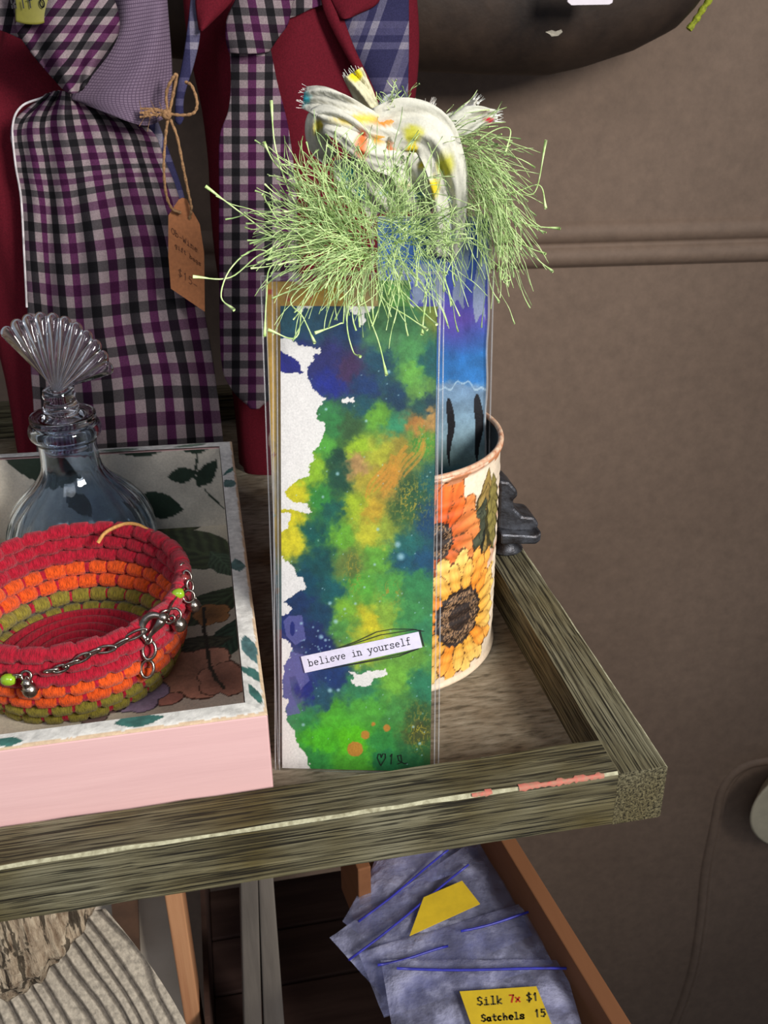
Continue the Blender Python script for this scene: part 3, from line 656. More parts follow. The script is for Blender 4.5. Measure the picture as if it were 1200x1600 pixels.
F = [(i*na+j, i*na+(j+1) % na, (i+1)*na+(j+1) % na, (i+1)*na+j) for i in range(nz-1) for j in range(na)]
mesh('printed_side', V, F, painted('decoupaged_tin', .5, amt=.08, scale=500), can, col=col)
m_tin = plain('tin_inside', (96, 100, 104), .4, metal=.7, scale=80, c2=(60, 62, 64))
m_rimc = plain('rim_paint', (216, 186, 156), .6, scale=300, c2=(176, 112, 78))
MB().lathe([(.001, .0006), (CR-.0022, .0006), (CR-.0022, hc-.001)], (CC[0], CC[1], ZP), 96).build('inner_wall', m_tin, can)
bpy.data.objects['inner_wall'].data.polygons[len(bpy.data.objects['inner_wall'].data.polygons)-1].select = True
im = bpy.data.objects['inner_wall'].data; bmx = bmesh.new(); bmx.from_mesh(im); bmx.faces.ensure_lookup_table(); bmesh.ops.delete(bmx, geom=[f for f in bmx.faces if len(f.verts) > 8 and f.calc_center_median().z > .0], context='FACES'); bmx.to_mesh(im); bmx.free()
MB().tube([(CC[0]+(CR-.0012)*math.cos(a), CC[1]+(CR-.0012)*math.sin(a), CZ) for a in np.linspace(0, 2*math.pi, 120, endpoint=False)], .0012, 8, closed=True).build('rim', m_rimc, can)

# ================================================================== BOOKMARKS
def card_frame(bl, a, lean):
    u = np.array([math.cos(a), math.sin(a), 0]); n_ = np.array([-math.sin(a), math.cos(a), 0]); v_ = np.array([0, 0, math.cos(lean)])+n_*math.sin(lean)
    return np.asarray(bl, float), u, v_, np.cross(u, v_)         # normal towards the viewer
def card(name, corners, N_, thick, nu, nv, paint, mat, parent, lab=None):
    """corners bl, br, tr, tl; paint(u, v) -> colours"""
    bl, br, tr, tl = map(np.asarray, corners); U_ = np.linspace(0, 1, nu)[:, None, None]; V_ = np.linspace(0, 1, nv)[None, :, None]
    P_ = (bl*(1-U_)+br*U_)*(1-V_)+(tl*(1-U_)+tr*U_)*V_
    col_ = paint(U_[..., 0]+0*V_[..., 0], V_[..., 0]+0*U_[..., 0])
    V0 = P_.reshape(-1, 3); V1 = np.array([bl, br, tr, tl])-N_*thick
    F_ = gridfaces(nu, nv); o_ = nu*nv; F_ = list(F_)+[(o_+3, o_+2, o_+1, o_)]
    e = [list(range(0, nu*nv, nv)), [(nu-1)*nv+j for j in range(nv)], list(range((nu-1)*nv+nv-1, -1, -nv)), [j for j in range(nv-1, -1, -1)]]
    for k in range(4): F_.append(tuple([o_+(k+1) % 4]+e[k][::-1]+[]) [:0] or (e[k][0], e[k][-1], o_+(k+1) % 4, o_+k)[::-1])
    cc_ = np.vstack([col_.reshape(-1, 3), np.full((4, 3), 230.)])
    o = mesh(name, np.vstack([V0, V1]), F_, mat, parent, smooth=False, col=cc_)
    if lab: o['label'] = lab
    return o
A0 = np.array([-.1349, .0499, ZP+.0002]); AA, AL = math.radians(-14.0), math.radians(20.6)
bl, Ua, Va, Na = card_frame(A0, AA, AL)
def onA(x, y, off=0.): return at_plane(x, y, A0+Na*off, Na)
LOCA = A0
bmA = empty('watercolour_bookmark', A0, 'blue and green watercolour bookmark with a strip reading believe in yourself, frontmost', 'bookmark', 'laminated bookmarks')
WH = [[(436, 525), (453, 525), (467, 536), (484, 538), (501, 541), (500, 548), (489, 552), (492, 557), (481, 569), (482, 580), (484, 591), (488, 599), (493, 604), (510, 616), (497, 631), (496, 647), (510, 655), (508, 664), (503, 673), (499, 689), (488, 697), (493, 708), (483, 719), (485, 732), (461, 743), (443, 760), (459, 775), (480, 777), (488, 791), (477, 792), (453, 785), (436, 785)],
      [(436, 793), (456, 792), (454, 801), (448, 806), (452, 815), (436, 822)], [(436, 858), (456, 872), (462, 884), (467, 892), (472, 891), (479, 909), (464, 916), (453, 925), (444, 931), (452, 936), (456, 941), (448, 950), (441, 955), (430, 955)],
      [(436, 990), (450, 992), (457, 1005), (453, 1021), (444, 1032), (443, 1048), (441, 1085), (452, 1088), (446, 1100), (444, 1107), (449, 1114), (448, 1123), (455, 1132), (461, 1141), (462, 1152), (464, 1160), (473, 1172), (480, 1181), (485, 1202), (430, 1210)],
      [(460, 474), (490, 474), (484, 482), (478, 480), (470, 490), (464, 482)], [(540, 474), (590, 474), (578, 486), (560, 492), (545, 484)], [(534, 617), (542, 613), (548, 616), (553, 612), (554, 620), (542, 623), (536, 622)],
      [(544, 1041), (553, 1042), (556, 1046), (565, 1045), (581, 1038), (604, 1036), (604, 1046), (588, 1049), (580, 1058), (573, 1063), (557, 1065), (547, 1057), (553, 1049)], [(562, 494), (568, 488), (572, 500), (568, 508), (563, 505)]]
BP = [(437, 543), (453, 553), (462, 556), (467, 561), (473, 579), (440, 577), (430, 576)]
SAM = """450 500 25 80 98;500 495 38 84 108;545 505 30 66 110;590 498 70 120 70;640 495 60 120 70;678 490 140 155 60;450 560 30 32 130;520 560 44 44 112;520 592 28 42 145;545 570 74 46 92;575 600 24 58 112;600 560 22 74 95;605 528 90 150 92;640 545 80 150 80;645 580 110 178 70;658 604 110 165 70;672 560 22 92 92;620 612 22 62 92;672 622 24 62 80;655 632 30 82 80;570 625 26 84 96;
520 650 58 140 70;545 660 58 96 52;590 642 115 180 52;620 655 58 150 104;652 650 196 132 60;675 640 205 155 85;660 678 90 160 52;510 690 92 176 60;530 705 26 74 54;560 692 172 210 40;600 700 190 190 52;622 692 168 150 52;558 715 196 152 94;490 722 155 200 42;530 740 30 82 60;576 740 190 172 52;606 740 200 148 52;640 752 50 92 52;672 740 30 96 92;465 762 230 218 30;500 770 60 150 60;455 800 238 222 30;520 785 28 100 84;552 780 176 200 40;584 785 220 180 50;630 782 64 104 52;672 800 25 74 110;
490 820 18 92 84;455 835 238 222 40;532 830 120 190 52;580 822 205 200 50;600 812 160 180 60;640 842 36 110 104;662 862 28 80 112;500 870 18 82 84;550 872 110 132 60;590 862 112 180 60;630 862 28 90 112;480 900 14 76 96;520 912 24 96 100;560 902 100 182 60;610 902 92 172 72;652 902 60 142 82;470 932 24 54 100;540 942 134 190 52;582 960 228 214 40;604 950 150 190 62;642 952 70 152 82;500 952 24 70 100;455 975 30 48 122;490 982 30 46 104;530 972 92 162 72;572 986 195 200 50;662 972 60 142 92;
500 1002 24 40 104;560 1002 170 200 62;640 1012 112 170 62;460 1042 84 86 146;480 1072 32 42 132;520 1052 30 60 120;560 1062 60 142 92;620 1052 124 190 62;662 1062 50 132 92;455 1090 84 98 142;500 1084 40 90 112;470 1112 58 150 82;520 1112 92 192 50;572 1102 92 182 60;620 1112 82 160 72;655 1112 60 100 52;500 1152 92 205 46;550 1152 104 212 36;600 1152 62 152 70;655 1134 84 92 52;640 1182 50 122 72;490 1188 60 152 72;600 1186 50 142 82;560 1190 100 200 60;665 1170 60 110 60"""
SAM = np.array([[float(q) for q in s.split()] for s in SAM.replace('\n', '').split(';') if s.strip()])
def paintA(U_, V_):
    y = 1201-V_*723; xl = 438+3*(y-480)/720; xr = 684-12*(y-480)/720; x = xl+(xr-xl)*U_
    wx = x+24*(fbm(x/16, y/16, 1, 5)-.5)+16*(fbm(x/7, y/7, 4, 4)-.5); wy = y+24*(fbm(x/16, y/16, 2, 5)-.5)+18*(fbm(x/7, y/7, 5, 4)-.5)
    num = 0; den = 0
    for sx_, sy_, r, g, b_ in SAM:
        d2 = ((wx-sx_)**2+(wy-sy_)**2)/17.**2; wgt = 1./(.04+d2**2.1); num = num+wgt[..., None]*np.array((r, g, b_)); den = den+wgt
    c_ = num/den[..., None]; c_ = np.clip(c_*(.72+.30*fbm(x/9, y/9, 8)+.10*(fbm(x/2.2, y/2.2, 18)-.5))[..., None], 0, 255)
    # olive crackle
    for cx, cy, rx, ry in ((640, 770, 42, 40), (552, 880, 16, 36), (610, 915, 20, 20), (655, 1130, 22, 40), (660, 680, 22, 30)):
        mk = np.exp(-(((x-cx)/rx)**2+((y-cy)/ry)**2)*1.3)*(np.abs(fbm(x/5, y/11, 12)-.5) < .04); c_ = blend(c_, mk, (150, 140, 50))
    # feather strokes
    for k in range(9):
        x0, y0 = 572+k*8, 768-k*4; t = ((x-x0)*.45+(y-y0)*-.89); q = (x-x0)*.89+(y-y0)*.45+5*np.sin(t/14+k); mk = (np.abs(q) < 1.6+.02*t) & (t > 0) & (t < 62+12*math.sin(k*2)); c_ = blend(c_, mk*.55, (206, 138, 44))
    # lavender overpaint at the edge
    lv = inpoly(x, y, [(443, 962), (450, 954), (472, 952), (478, 990), (462, 1000), (447, 985)]) | inpoly(x, y, [(450, 1010), (480, 1016), (478, 1040), (484, 1056), (470, 1072), (462, 1050), (452, 1052), (456, 1080), (470, 1110), (448, 1115), (440, 1060), (446, 1028)])
    c_ = blend(c_, lv*.85, (92, 92, 150)); c_ = blend(c_, (((x-457)/4.)**2+((y-974)/12.)**2 < 1), (28, 38, 110))
    jx = x+7*(fbm(x/4.5, y/4.5, 14, 4)-.5); jy = y+7*(fbm(x/4.5, y/4.5, 15, 4)-.5)
    wm = np.zeros(x.shape, bool)
    for p in WH: wm |= inpoly(jx, jy, p)
    wm &= ~inpoly(jx, jy, BP)
    c_ = np.where(wm[..., None], np.array((232, 226, 220))*(.98+.03*fbm(x/3, y/3, 9))[..., None], c_)
    r_ = random.Random(3); dots = [(608, 575, 3), (627, 857, 6.2), (622, 838, 5.2), (528, 730, 3.2), (510, 632, 2.5), (573, 649, 2.4), (505, 766, 2.4), (516, 932, 3.2), (525, 961, 4), (471, 965, 2.6), (516, 1072, 4), (529, 1071, 3), (502, 986, 4), (509, 991, 2.6), (556, 932, 2.4), (539, 941, 2.4), (586, 870, 2.4), (474, 1129, 3), (656, 1155, 2.6), (646, 1128, 2.2), (591, 815, 2.8), (585, 498, 2), (674, 948, 2.2), (570, 906, 2)]
    for k in range(150):
        dots.append((r_.uniform(445, 682), r_.choice((r_.uniform(560, 900), r_.uniform(900, 1195))), r_.uniform(.5, 1.3)))
    for k in range(26): dots.append((r_.gauss(495, 18), r_.gauss(995, 12), r_.uniform(.6, 1.8)))
    for dx, dy, rr in dots: c_ = blend(c_, np.clip(1.4-np.hypot(x-dx, y-dy)/rr*1.1, 0, 1)*.75*(~wm), (168, 206, 214))
    for dx, dy, rr in ((555, 1167, 13), (571, 1143, 7.5), (605, 1131, 6.3), (584, 1125, 4)):
        c_ = blend(c_, np.clip((rr-np.hypot(x-dx, y-dy)+2.5*(fbm(x/3, y/3, 2)-.5))*.8, 0, 1)*.92, (194, 126, 54))
    return c_
cA = [onA(441, 1200), onA(672, 1206), onA(683.5, 479), onA(438, 478)]
M_card = painted('watercolour_paper', .42, amt=.10, scale=1400, spec=.4)
card('card', cA, Na, .0008, 190, 560, paintA, M_card, bmA)
def sleeve(corners, N_, off, parent, name='sleeve', seam=.0009, rad=.002, mat=None):
    """clear pouch: front and back film with pressed seams along both long sides"""
    bl, br, tr, tl = [np.asarray(q)+N_*off for q in corners]
    k, l = 14, 40; V_ = []; U_ = np.linspace(0, 1, k); T_ = np.linspace(0, 1, l)
    for s_ in (1, -1):
        for u_ in U_:
            for t_ in T_:
                p = (bl*(1-u_)+br*u_)*(1-t_)+(tl*(1-u_)+tr*u_)*t_
                bul = (math.sin(math.pi*u_)**.5)*.0007+.0003*(vn(np.array([u_*6.]), np.array([t_*9.]), 3)[0]-.5)*math.sin(math.pi*u_)
                if s_ < 0: bul = -.0019 if 0 < u_ < 1 else 0
                V_.append(p+N_*bul)
    F_ = gridfaces(k, l)+[f[::-1] for f in gridfaces(k, l, off=k*l)]
    o = mesh(name, V_, F_, mat or M_plastic, parent)
    mb_ = MB()
    for a_, b_ in ((bl, tl), (br, tr)):
        w_ = (br-bl)/np.linalg.norm(br-bl)
        for q in (0, .0016): 
            sg = 1 if a_ is bl else -1
            mb_.tube([a_+w_*sg*q+(b_-a_)*t_+N_*.00015*math.sin(t_*30) for t_ in np.linspace(0, 1, 24)], .00028, 5)
    mb_.tube([tl+(tr-tl)*t_ for t_ in np.linspace(0, 1, 12)], .00025, 5); mb_.tube([bl+(br-bl)*t_ for t_ in np.linspace(0, 1, 12)], .00025, 5)
    mb_.build('sleeve_seam', M_seam, parent); return o
sleeve([onA(431, 1203), onA(685, 1206), onA(694, 428), onA(426, 428)], Na, .0009, bmA)
# word strip
m_strip = plain('lilac_white_paper', (222, 214, 230), .6, scale=600, var=.02, bd=0)
sc_ = [onA(x, y, .0008) for x, y in ((476.5, 1051.5), (660, 1011.5), (654, 987), (470, 1026))]
mb = MB(); mb.hexa([p-Na*.0003 for p in sc_], sc_); strip = mb.build('word_strip', m_strip, bmA, smooth=False)
Us = sc_[1]-sc_[0]; ls = np.linalg.norm(Us); Us /= ls; Vs = np.cross(Na, Us); hs = abs((sc_[3]-sc_[0])@Vs)
sz = ls*.875/(19*.62)
strokes('lettering', [('believe in yourself', ls*.045, hs*.33, sz, 0)], sc_[0], Us, Vs, Na*.0001, sz*.085, M_ink, strip)
px = ls/187.8
strokes('ink_outline', [('path', [(60*px, 27*px), (90*px, 31*px), (125*px, 39*px), (150*px, 38*px), (180*px, 31*px), (196*px, 24*px)]), ('path', [(70*px, 26.5*px), (130*px, 33*px), (185*px, 29.5*px)]), ('path', [(188*px, 27*px), (190.5*px, 27*px), (190.5*px, 1*px)]), ('path', [(189.5*px, 27*px), (189.6*px, 2*px)]), ('path', [(30*px, -1*px), (70*px, -3*px), (120*px, -5*px), (150*px, -6*px), (182*px, -1*px)]), ('path', [(60*px, -2*px), (120*px, -3*px), (160*px, -3*px), (180*px, -.5*px)])], sc_[0]-Na*.00025, Us, Vs, Na*.0001, .0003, M_ink, bmA)
so = onA(587, 1196, .0002); strokes('signature', [('heart', 0, .0, .0068, .05), ('1', .0045, .0008, .005, .05), ('8', 0, 0, 0, 0), ('path', [(.0085, .0008), (.0102, .0016), (.0098, .0045), (.0085, .0042), (.0090, .0022), (.0112, .0010), (.0122, .0014)])], so, Ua, Va, Na*.0001, .00032, M_ink, bmA)

# --- yellow bookmark behind
B0 = A0-Na*.0030
def onB(x, y, off=0.): return at_plane(x, y, B0+Na*off, Na)
bmB = empty('yellow_bookmark', B0, 'yellow bookmark with coloured dots, mostly hidden behind the front watercolour one', 'bookmark', 'laminated bookmarks')
def paintB(U_, V_):
    y = 1203-V_*763; x = 414+(640-414)*U_+26*(1-V_)
    t = (y-440)/763; c_ = np.zeros(x.shape+(3,)); xs = x-26*(1-V_)
    stops = [(0, (226, 172, 62)), (.30, (222, 176, 80)), (.40, (206, 186, 150)), (.52, (222, 176, 70)), (.58, (168, 194, 176)), (.70, (160, 196, 190)), (.702, (216, 160, 160)), (.83, (214, 168, 160)), (.88, (206, 196, 166)), (1., (200, 196, 180))]
    for k in range(3): c_[..., k] = np.interp(t+.03*(fbm(x/9, y/9, 3)-.5), [s[0] for s in stops], [s[1][k] for s in stops])
    c_ *= (.86+.24*fbm(x/8, y/14, 5))[..., None]
    c_ = np.where(((xs > 590) & (y < 600))[..., None], np.array((92, 150, 66))*(.6+.8*fbm(x/14, y/14, 6))[..., None], c_)
    c_ = np.where(((xs > 540) & (xs < 590) & (y < 600))[..., None], np.array((196, 164, 104))*(.8+.4*fbm(x/10, y/10, 7))[..., None], c_)
    r_ = random.Random(5)
    for dx, dy, rr, cc_ in [(424, 455, 4, (214, 90, 40)), (452, 466, 4, (214, 90, 40)), (488, 462, 4, (214, 90, 40)), (505, 450, 3, (214, 90, 40)), (430, 855, 5, (214, 170, 96)), (432, 885, 4, (214, 170, 96)), (433, 913, 6, (214, 150, 80)), (426, 795, 5, (80, 170, 160)), (424, 765, 3, (80, 170, 160)), (436, 1125, 3, (80, 180, 170)), (437, 1145, 4, (80, 180, 170)), (436, 1170, 3, (80, 180, 170)), (430, 700, 3, (170, 110, 80))]:
        c_ = blend(c_, np.hypot(xs+26*(1-V_)-dx+2, y-dy)/rr < 1, cc_)
    c_ = np.where((inpoly(x, y, [(432, 1000), (440, 985), (446, 1040), (444, 1070)]))[..., None], (120, 92, 92), c_)
    return c_
M_cardB = painted('dotted_card', .5, amt=.10)
card('card', [onB(440, 1202), onB(660, 1208), onB(640, 438), onB(414, 440)], Na, .0006, 90, 300, paintB, M_cardB, bmB)
sleeve([onB(436, 1205), onB(668, 1210), onB(690, 425), onB(408, 432)], Na, .0009, bmB)

# --- blue bookmark in the can
CN0 = np.array([-.055, .127, ZP+.003]); b0, Uc, Vc, Nc = card_frame(CN0, math.radians(-10), math.radians(9))
def onC(x, y, off=0.): return at_plane(x, y, CN0+Nc*off, Nc)
bmC = empty('blue_bookmark', CN0, 'tall blue and violet bookmark with striped top, standing inside the sunflower can', 'bookmark', 'laminated bookmarks')
def paintC(U_, V_):
    y = 1010-V_*675; x = 590+V_*0+U_*(162+8*V_)
    c_ = np.zeros(x.shape+(3,)); t = y+14*(fbm(x/20, y/20, 2)-.5)
    st_ = [(330, (60, 100, 170)), (400, (50, 90, 170)), (450, (66, 72, 160)), (480, (90, 78, 165)), (500, (60, 90, 165)), (530, (40, 112, 176)), (570, (50, 120, 185)), (578, (120, 150, 180)), (650, (134, 160, 172)), (700, (128, 154, 150)), (712, (70, 120, 130)), (730, (50, 108, 118)), (1010, (40, 80, 90))]
    for k in range(3): c_[..., k] = np.interp(t, [s[0] for s in st_], [s[1][k] for s in st_])
    c_ *= (.8+.4*fbm(x/16, y/16, 5))[..., None]
    vio = np.exp(-(((x-705)/30.)**2+((y-485)/36.)**2)); c_ = blend(c_, vio*.7, (96, 66, 160))
    stripe = (np.abs(((x-702+4*np.sin(y/22)) % 31)-15) < 8.5) & (y < 478-20*(x < 730)+6*np.sin(x/3)); c_ = blend(c_, stripe*.82, (150, 162, 176))
    c_ = blend(c_, ((y < 400) & (x < 700))*.7, (60, 110, 180)); c_ = np.where((y < 342)[..., None], (150, 160, 178), c_)
    for cx, top, bot, w_ in ((701, 596, 708, 6.5), (745, 590, 708, 7.5)):
        q = np.clip((y-top)/(bot-top), 0, 1); wid = w_*np.sin(np.pi*q**.60)**.9*(1-.25*q)+.6*(fbm(x/3, y/5, 3)-.5); mk = (np.abs(x-cx-2*np.sin(y/14)+(cx > 720)*0) < wid) & (y > top) & (y < bot)
        c_ = np.where(mk[..., None], (26, 24, 28), c_)
    ln = np.abs(y-(578+6*np.sin(x/9)+3*np.sin(x/3.))) < 1.4; c_ = blend(c_, ln*.7, (190, 214, 226))
    return c_
cC = [onC(592, 1010), onC(752, 1010), onC(765, 338), onC(590, 338)]
card('card', cC, Nc, .0006, 130, 420, paintC, M_card, bmC)
# rounded clear sleeve
sl = [onC(586, 1014), onC(757, 1014), onC(773, 330), onC(582, 330)]
def rounded(corn, rad, n=6):
    out = []
    for k in range(4):
        p, q, r_ = corn[k-1], corn[k], corn[(k+1) % 4]; a_ = (p-q)/np.linalg.norm(p-q); b_ = (r_-q)/np.linalg.norm(r_-q); s0, s1 = q+a_*rad, q+b_*rad
        for i in range(n+1): t_ = i/n; out.append(s0*(1-t_)**2+2*q*t_*(1-t_)+s1*t_**2)
    return out
rp = rounded(sl, .006); k = len(rp); mb = MB(); mb.add([p+Nc*.0008 for p in rp]+[p-Nc*.0016 for p in rp], [tuple(range(k)), tuple(range(2*k-1, k-1, -1))]+[(j, k+j, k+(j+1) % k, (j+1) % k) for j in range(k)]); mb.build('sleeve', M_plastic, bmC, smooth=False)
mb = MB(); mb.tube([p+Nc*.0006 for p in rp], .0004, 6, closed=True); mb.tube([onC(766, 345, .0009)+(onC(751, 1005, .0009)-onC(766, 345, .0009))*t+Uc*.0003*math.sin(t*40) for t in np.linspace(0, 1, 40)], .0005, 6); mb.build('sleeve_seam', M_seam, bmC)

# --- yarn and fabric
def yarnmat(name, cs):
    m, nt, N, L, b = nmat(name); n = noise(nt, 350, 2, coords(nt)); r = ramp(nt, n.outputs[0], [(.35, cs[0]), (.65, cs[1])]); L.new(r.outputs[0], b.inputs['Base Color']); b.inputs['Roughness'].default_value = .6
    b.inputs['Subsurface Weight'].default_value = 0; return m
M_yarn = yarnmat('lime_eyelash_yarn', ((166, 196, 116), (214, 234, 168)))
M_yarn2 = yarnmat('olive_eyelash_yarn', ((112, 140, 84), (164, 190, 124)))
def tassel(name, cen, spec, plane, parent, mats, seed, rad=.00015):
    """spec rows: n, centre spread (px), angle range (deg, y up), length range (px), droop px"""
    r_ = random.Random(seed); mb = MB(); p0, nn = plane
    for (n_, cx, cy, sx_, sy_, a0, a1, l0, l1, dr) in spec:
        for q in range(n_):
            x, y = cx+r_.gauss(0, sx_), cy+r_.gauss(0, sy_); a = math.radians(r_.uniform(a0, a1)); l = r_.uniform(l0, l1); cv = r_.uniform(-.9, .9); dp = r_.uniform(-.006, .016); pts = []
            kk = 9; ph = r_.uniform(0, 6.28)
            for i in range(kk):
                t = i/(kk-1); aa = a+cv*t*.9+.16*math.sin(t*9+ph); 
                if i: x += math.cos(aa)*l/(kk-1); y -= math.sin(aa)*l/(kk-1)-dr*t*2/(kk-1)
                base = at_plane(x, y, p0, nn); pts.append(base+nn*(.0025+.012*math.sin(min(1, t*1.2)*math.pi*.6)*r_.uniform(.9, 1.1)*(.3+abs(dp)*60)+dp*t*.6))
            P_ = spline(pts, 12); rr = [rad*(.9+.2*math.sin(i*2.3+ph)) for i in range(12)]
            if r_.random() < .3: rr[-1] = rad*2.4; rr[-2] = rad*1.7; rr[-3] = rad*1.2
            mb.tube(P_, rr, 4, m=0 if r_.random() < .68 else 1)
    o = mb.build(name, mats, parent); o['kind'] = 'stuff'; return o
specA = [(137, 560, 385, 26, 22, 95, 190, 50, 150, 8), (101, 520, 340, 34, 26, 75, 165, 40, 115, 4), (116, 565, 395, 34, 14, 185, 262, 50, 125, 16), (79, 610, 390, 40, 18, 258, 330, 40, 115, 20), (72, 500, 370, 26, 20, 150, 215, 40, 115, 14), (137, 590, 340, 45, 26, 30, 150, 40, 110, 2), (58, 630, 370, 34, 20, -20, 60, 40, 100, 14)]
tassel('yarn_tassel', None, specA, (A0+Na*.001, Na), bmA, [M_yarn, M_yarn2], 11)
mb = MB()
def longs(lst, plane, mb):
    for pts in lst:
        P_ = spline([at_plane(x, y, plane[0], plane[1])+plane[1]*(.004+.004*i) for i, (x, y) in enumerate(pts)], 22); rr = [.00026]*22; rr[-1] = .00065; rr[-2] = .00055; rr[-3] = .00042; mb.tube(P_, rr, 5)
longs([[(500, 400), (440, 380), (390, 345), (337, 306)], [(480, 410), (420, 400), (370, 440), (318, 441)], [(470, 420), (410, 395), (372, 425), (360, 470), (383, 492)], [(560, 440), (580, 500), (595, 540), (607, 588)], [(560, 430), (545, 500), (555, 550), (568, 560)], [(540, 430), (540, 500), (535, 510), (500, 525)], [(520, 420), (480, 470), (470, 530), (430, 520)], [(600, 430), (640, 470), (670, 500), (682, 512)], [(640, 420), (665, 460), (662, 500), (660, 527)], [(480, 400), (430, 420), (425, 470), (425, 530)], [(520, 360), (470, 330), (440, 250), (435, 178)], [(520, 350), (480, 300), (440, 270), (424, 240)], [(500, 380), (470, 345), (430, 330), (423, 318)], [(510, 420), (460, 470), (480, 500), (500, 540)], [(590, 420), (600, 470), (640, 500), (668, 520)]], (A0+Na*.001, Na), mb)
tl_ = mb.build('long_yarn_strand', M_yarn, bmA); tl_['kind'] = 'stuff'
specC = [(108, 720, 250, 14, 20, -65, 30, 45, 110, 34), (81, 745, 290, 16, 26, -80, 0, 40, 90, 34), (40, 700, 225, 20, 14, 0, 60, 30, 85, 10), (67, 680, 330, 36, 20, 210, 320, 35, 90, 16), (54, 680, 320, 38, 26, 120, 210, 40, 90, 6), (35, 610, 180, 16, 8, 50, 120, 15, 45, 0), (60, 775, 330, 14, 34, -85, -50, 40, 80, 26)]
tassel('yarn_tassel', None, specC, (CN0+Nc*.001, Nc), bmC, [M_yarn, M_yarn2], 23)
mb = MB()
longs([[(720, 280), (780, 330), (820, 350), (864, 355)], [(740, 300), (800, 370), (820, 385), (842, 393)], [(740, 300), (800, 360), (830, 400), (853, 420)], [(760, 250), (800, 290), (828, 300), (842, 222)], [(770, 300), (800, 300), (835, 290), (842, 325)], [(700, 260), (760, 210), (790, 205), (780, 245)], [(740, 380), (760, 400), (790, 430), (780, 435)], [(690, 340), (740, 360), (760, 440), (772, 466)], [(690, 360), (700, 380), (730, 370), (748, 382)]], (CN0+Nc*.001, Nc), mb)
tl_ = mb.build('long_yarn_strand', M_yarn, bmC); tl_['kind'] = 'stuff'
# fabric strips: ribbons with painted spots
M_fab = painted('spotted_cotton', .9, amt=.08, scale=1200, spec=.1)
def ribbon(path, width, off, spots, seed, base=(214, 211, 196), label=None, fray=True, seg=34, nw=14, fold=.12, tw=0.):
    cpt_ = [at_plane(x, y, CN0, Nc)+Nc*(o_) for (x, y, o_) in path]; P_ = spline(cpt_, seg); wds = np.interp(np.linspace(0, 1, seg), np.linspace(0, 1, len(width)), width)*.00036
    T = np.gradient(P_, axis=0); T /= np.linalg.norm(T, axis=1)[:, None]; V_ = []; cl_ = []
    pxp = spline([(x, y, 0) for x, y, o_ in path], seg)
    for i in range(seg):
        sd = np.cross(T[i], Nc); sd /= np.linalg.norm(sd); a = tw*i/seg; 
        for j in range(nw):
            q = j/(nw-1)*2-1; jit = (vn(np.array([i*.9+seed]), np.array([j*.7]), seed)[0]-.5)
            V_.append(P_[i]+(sd*math.cos(a)+Nc*math.sin(a))*q*wds[i]+Nc*(fold*wds[i]*(1-q*q)+.0020*math.sin(q*4+i*.25+seed)+.0010*math.sin(q*11+i*.5)+.0006*jit))
            x = pxp[i, 0]+q*wds[i]/.00028*np.sign(1)*abs(sd@RX); y = pxp[i, 1]-q*wds[i]/.00028*(sd@UX); c_ = np.array(base, float)*(.95+.06*jit)
            for sx_, sy_, rx_, ry_, cc_ in spots:
                d = math.hypot((x-sx_)/rx_, (y-sy_)/ry_)+.5*(vn(np.array([x/4]), np.array([y/4]), 9)[0]-.5); k_ = max(0, min(1, (1.25-d)*1.6)); c_ = c_*(1-k_)+np.array(cc_)*k_
            cl_.append(c_)
    o = mesh('fabric_strip', V_, gridfaces(seg, nw), M_fab, bmC, col=np.array(cl_)); solid(o, .0003, 0)
    if fray:
        mb = MB(); rr = random.Random(seed)
        e = P_[-1]; sd = np.cross(T[-1], Nc); sd /= np.linalg.norm(sd)
        for q in range(14):
            b_ = e+sd*wds[-1]*rr.uniform(-1, 1)+Nc*.001; mb.tube([b_-T[-1]*.001, b_+T[-1]*rr.uniform(.001, .003)+sd*rr.uniform(-.001, .001)+Nc*rr.uniform(-.001, .001)], .00009, 4)
        mb.build('fray', M_white, o)
    return o
M_white = plain('white_thread', (236, 236, 228), .9, bd=0, var=.02)
YE, OR, TQ, OL, RD = (226, 200, 50), (222, 130, 60), (70, 180, 196), (190, 186, 70), (200, 40, 60)
ribbon([(690, 400, .004), (700, 330, .008), (694, 270, .016), (670, 215, .022), (630, 200, .022), (590, 212, .02)], [16, 18, 22, 24, 26, 24], 0, [(690, 260, 12, 16, OL), (672, 300, 10, 10, YE), (640, 212, 16, 11, OL), (640, 232, 10, 8, YE), (655, 306, 10, 6, (150, 190, 190)), (675, 290, 8, 12, YE), (704, 370, 6, 8, (190, 220, 200))], 3, fray=False)
ribbon([(640, 240, .018), (590, 215, .022), (545, 190, .028), (505, 168, .026), (480, 160, .022)], [20, 19, 17, 15, 11], 0, [(478, 162, 12, 8, TQ), (560, 195, 34, 6, (214, 186, 80)), (600, 200, 20, 6, OR), (520, 180, 8, 6, (200, 200, 190))], 5)
ribbon([(620, 250, .02), (575, 238, .026), (535, 205, .03), (505, 195, .026), (500, 225, .018), (520, 250, .012)], [20, 16, 14, 14, 12, 10], 0, [(565, 232, 9, 18, (226, 110, 60)), (590, 225, 10, 8, (200, 150, 70)), (500, 200, 6, 14, (214, 200, 90)), (520, 240, 10, 10, (170, 165, 150))], 7, fray=False)
ribbon([(600, 205, .012), (580, 180, .014), (566, 150, .016), (552, 122, .016)], [12, 11, 11, 11], 0, [(556, 126, 9, 9, (222, 206, 40)), (580, 178, 10, 10, (236, 230, 190))], 9, base=(212, 206, 172), fold=.8)
ribbon([(660, 235, .006), (690, 208, .006), (730, 188, .006), (774, 182, .004)], [12, 14, 14, 6], 0, [(761, 188, 7, 3, RD), (700, 215, 12, 8, (214, 212, 190))], 11, base=(208, 207, 192))
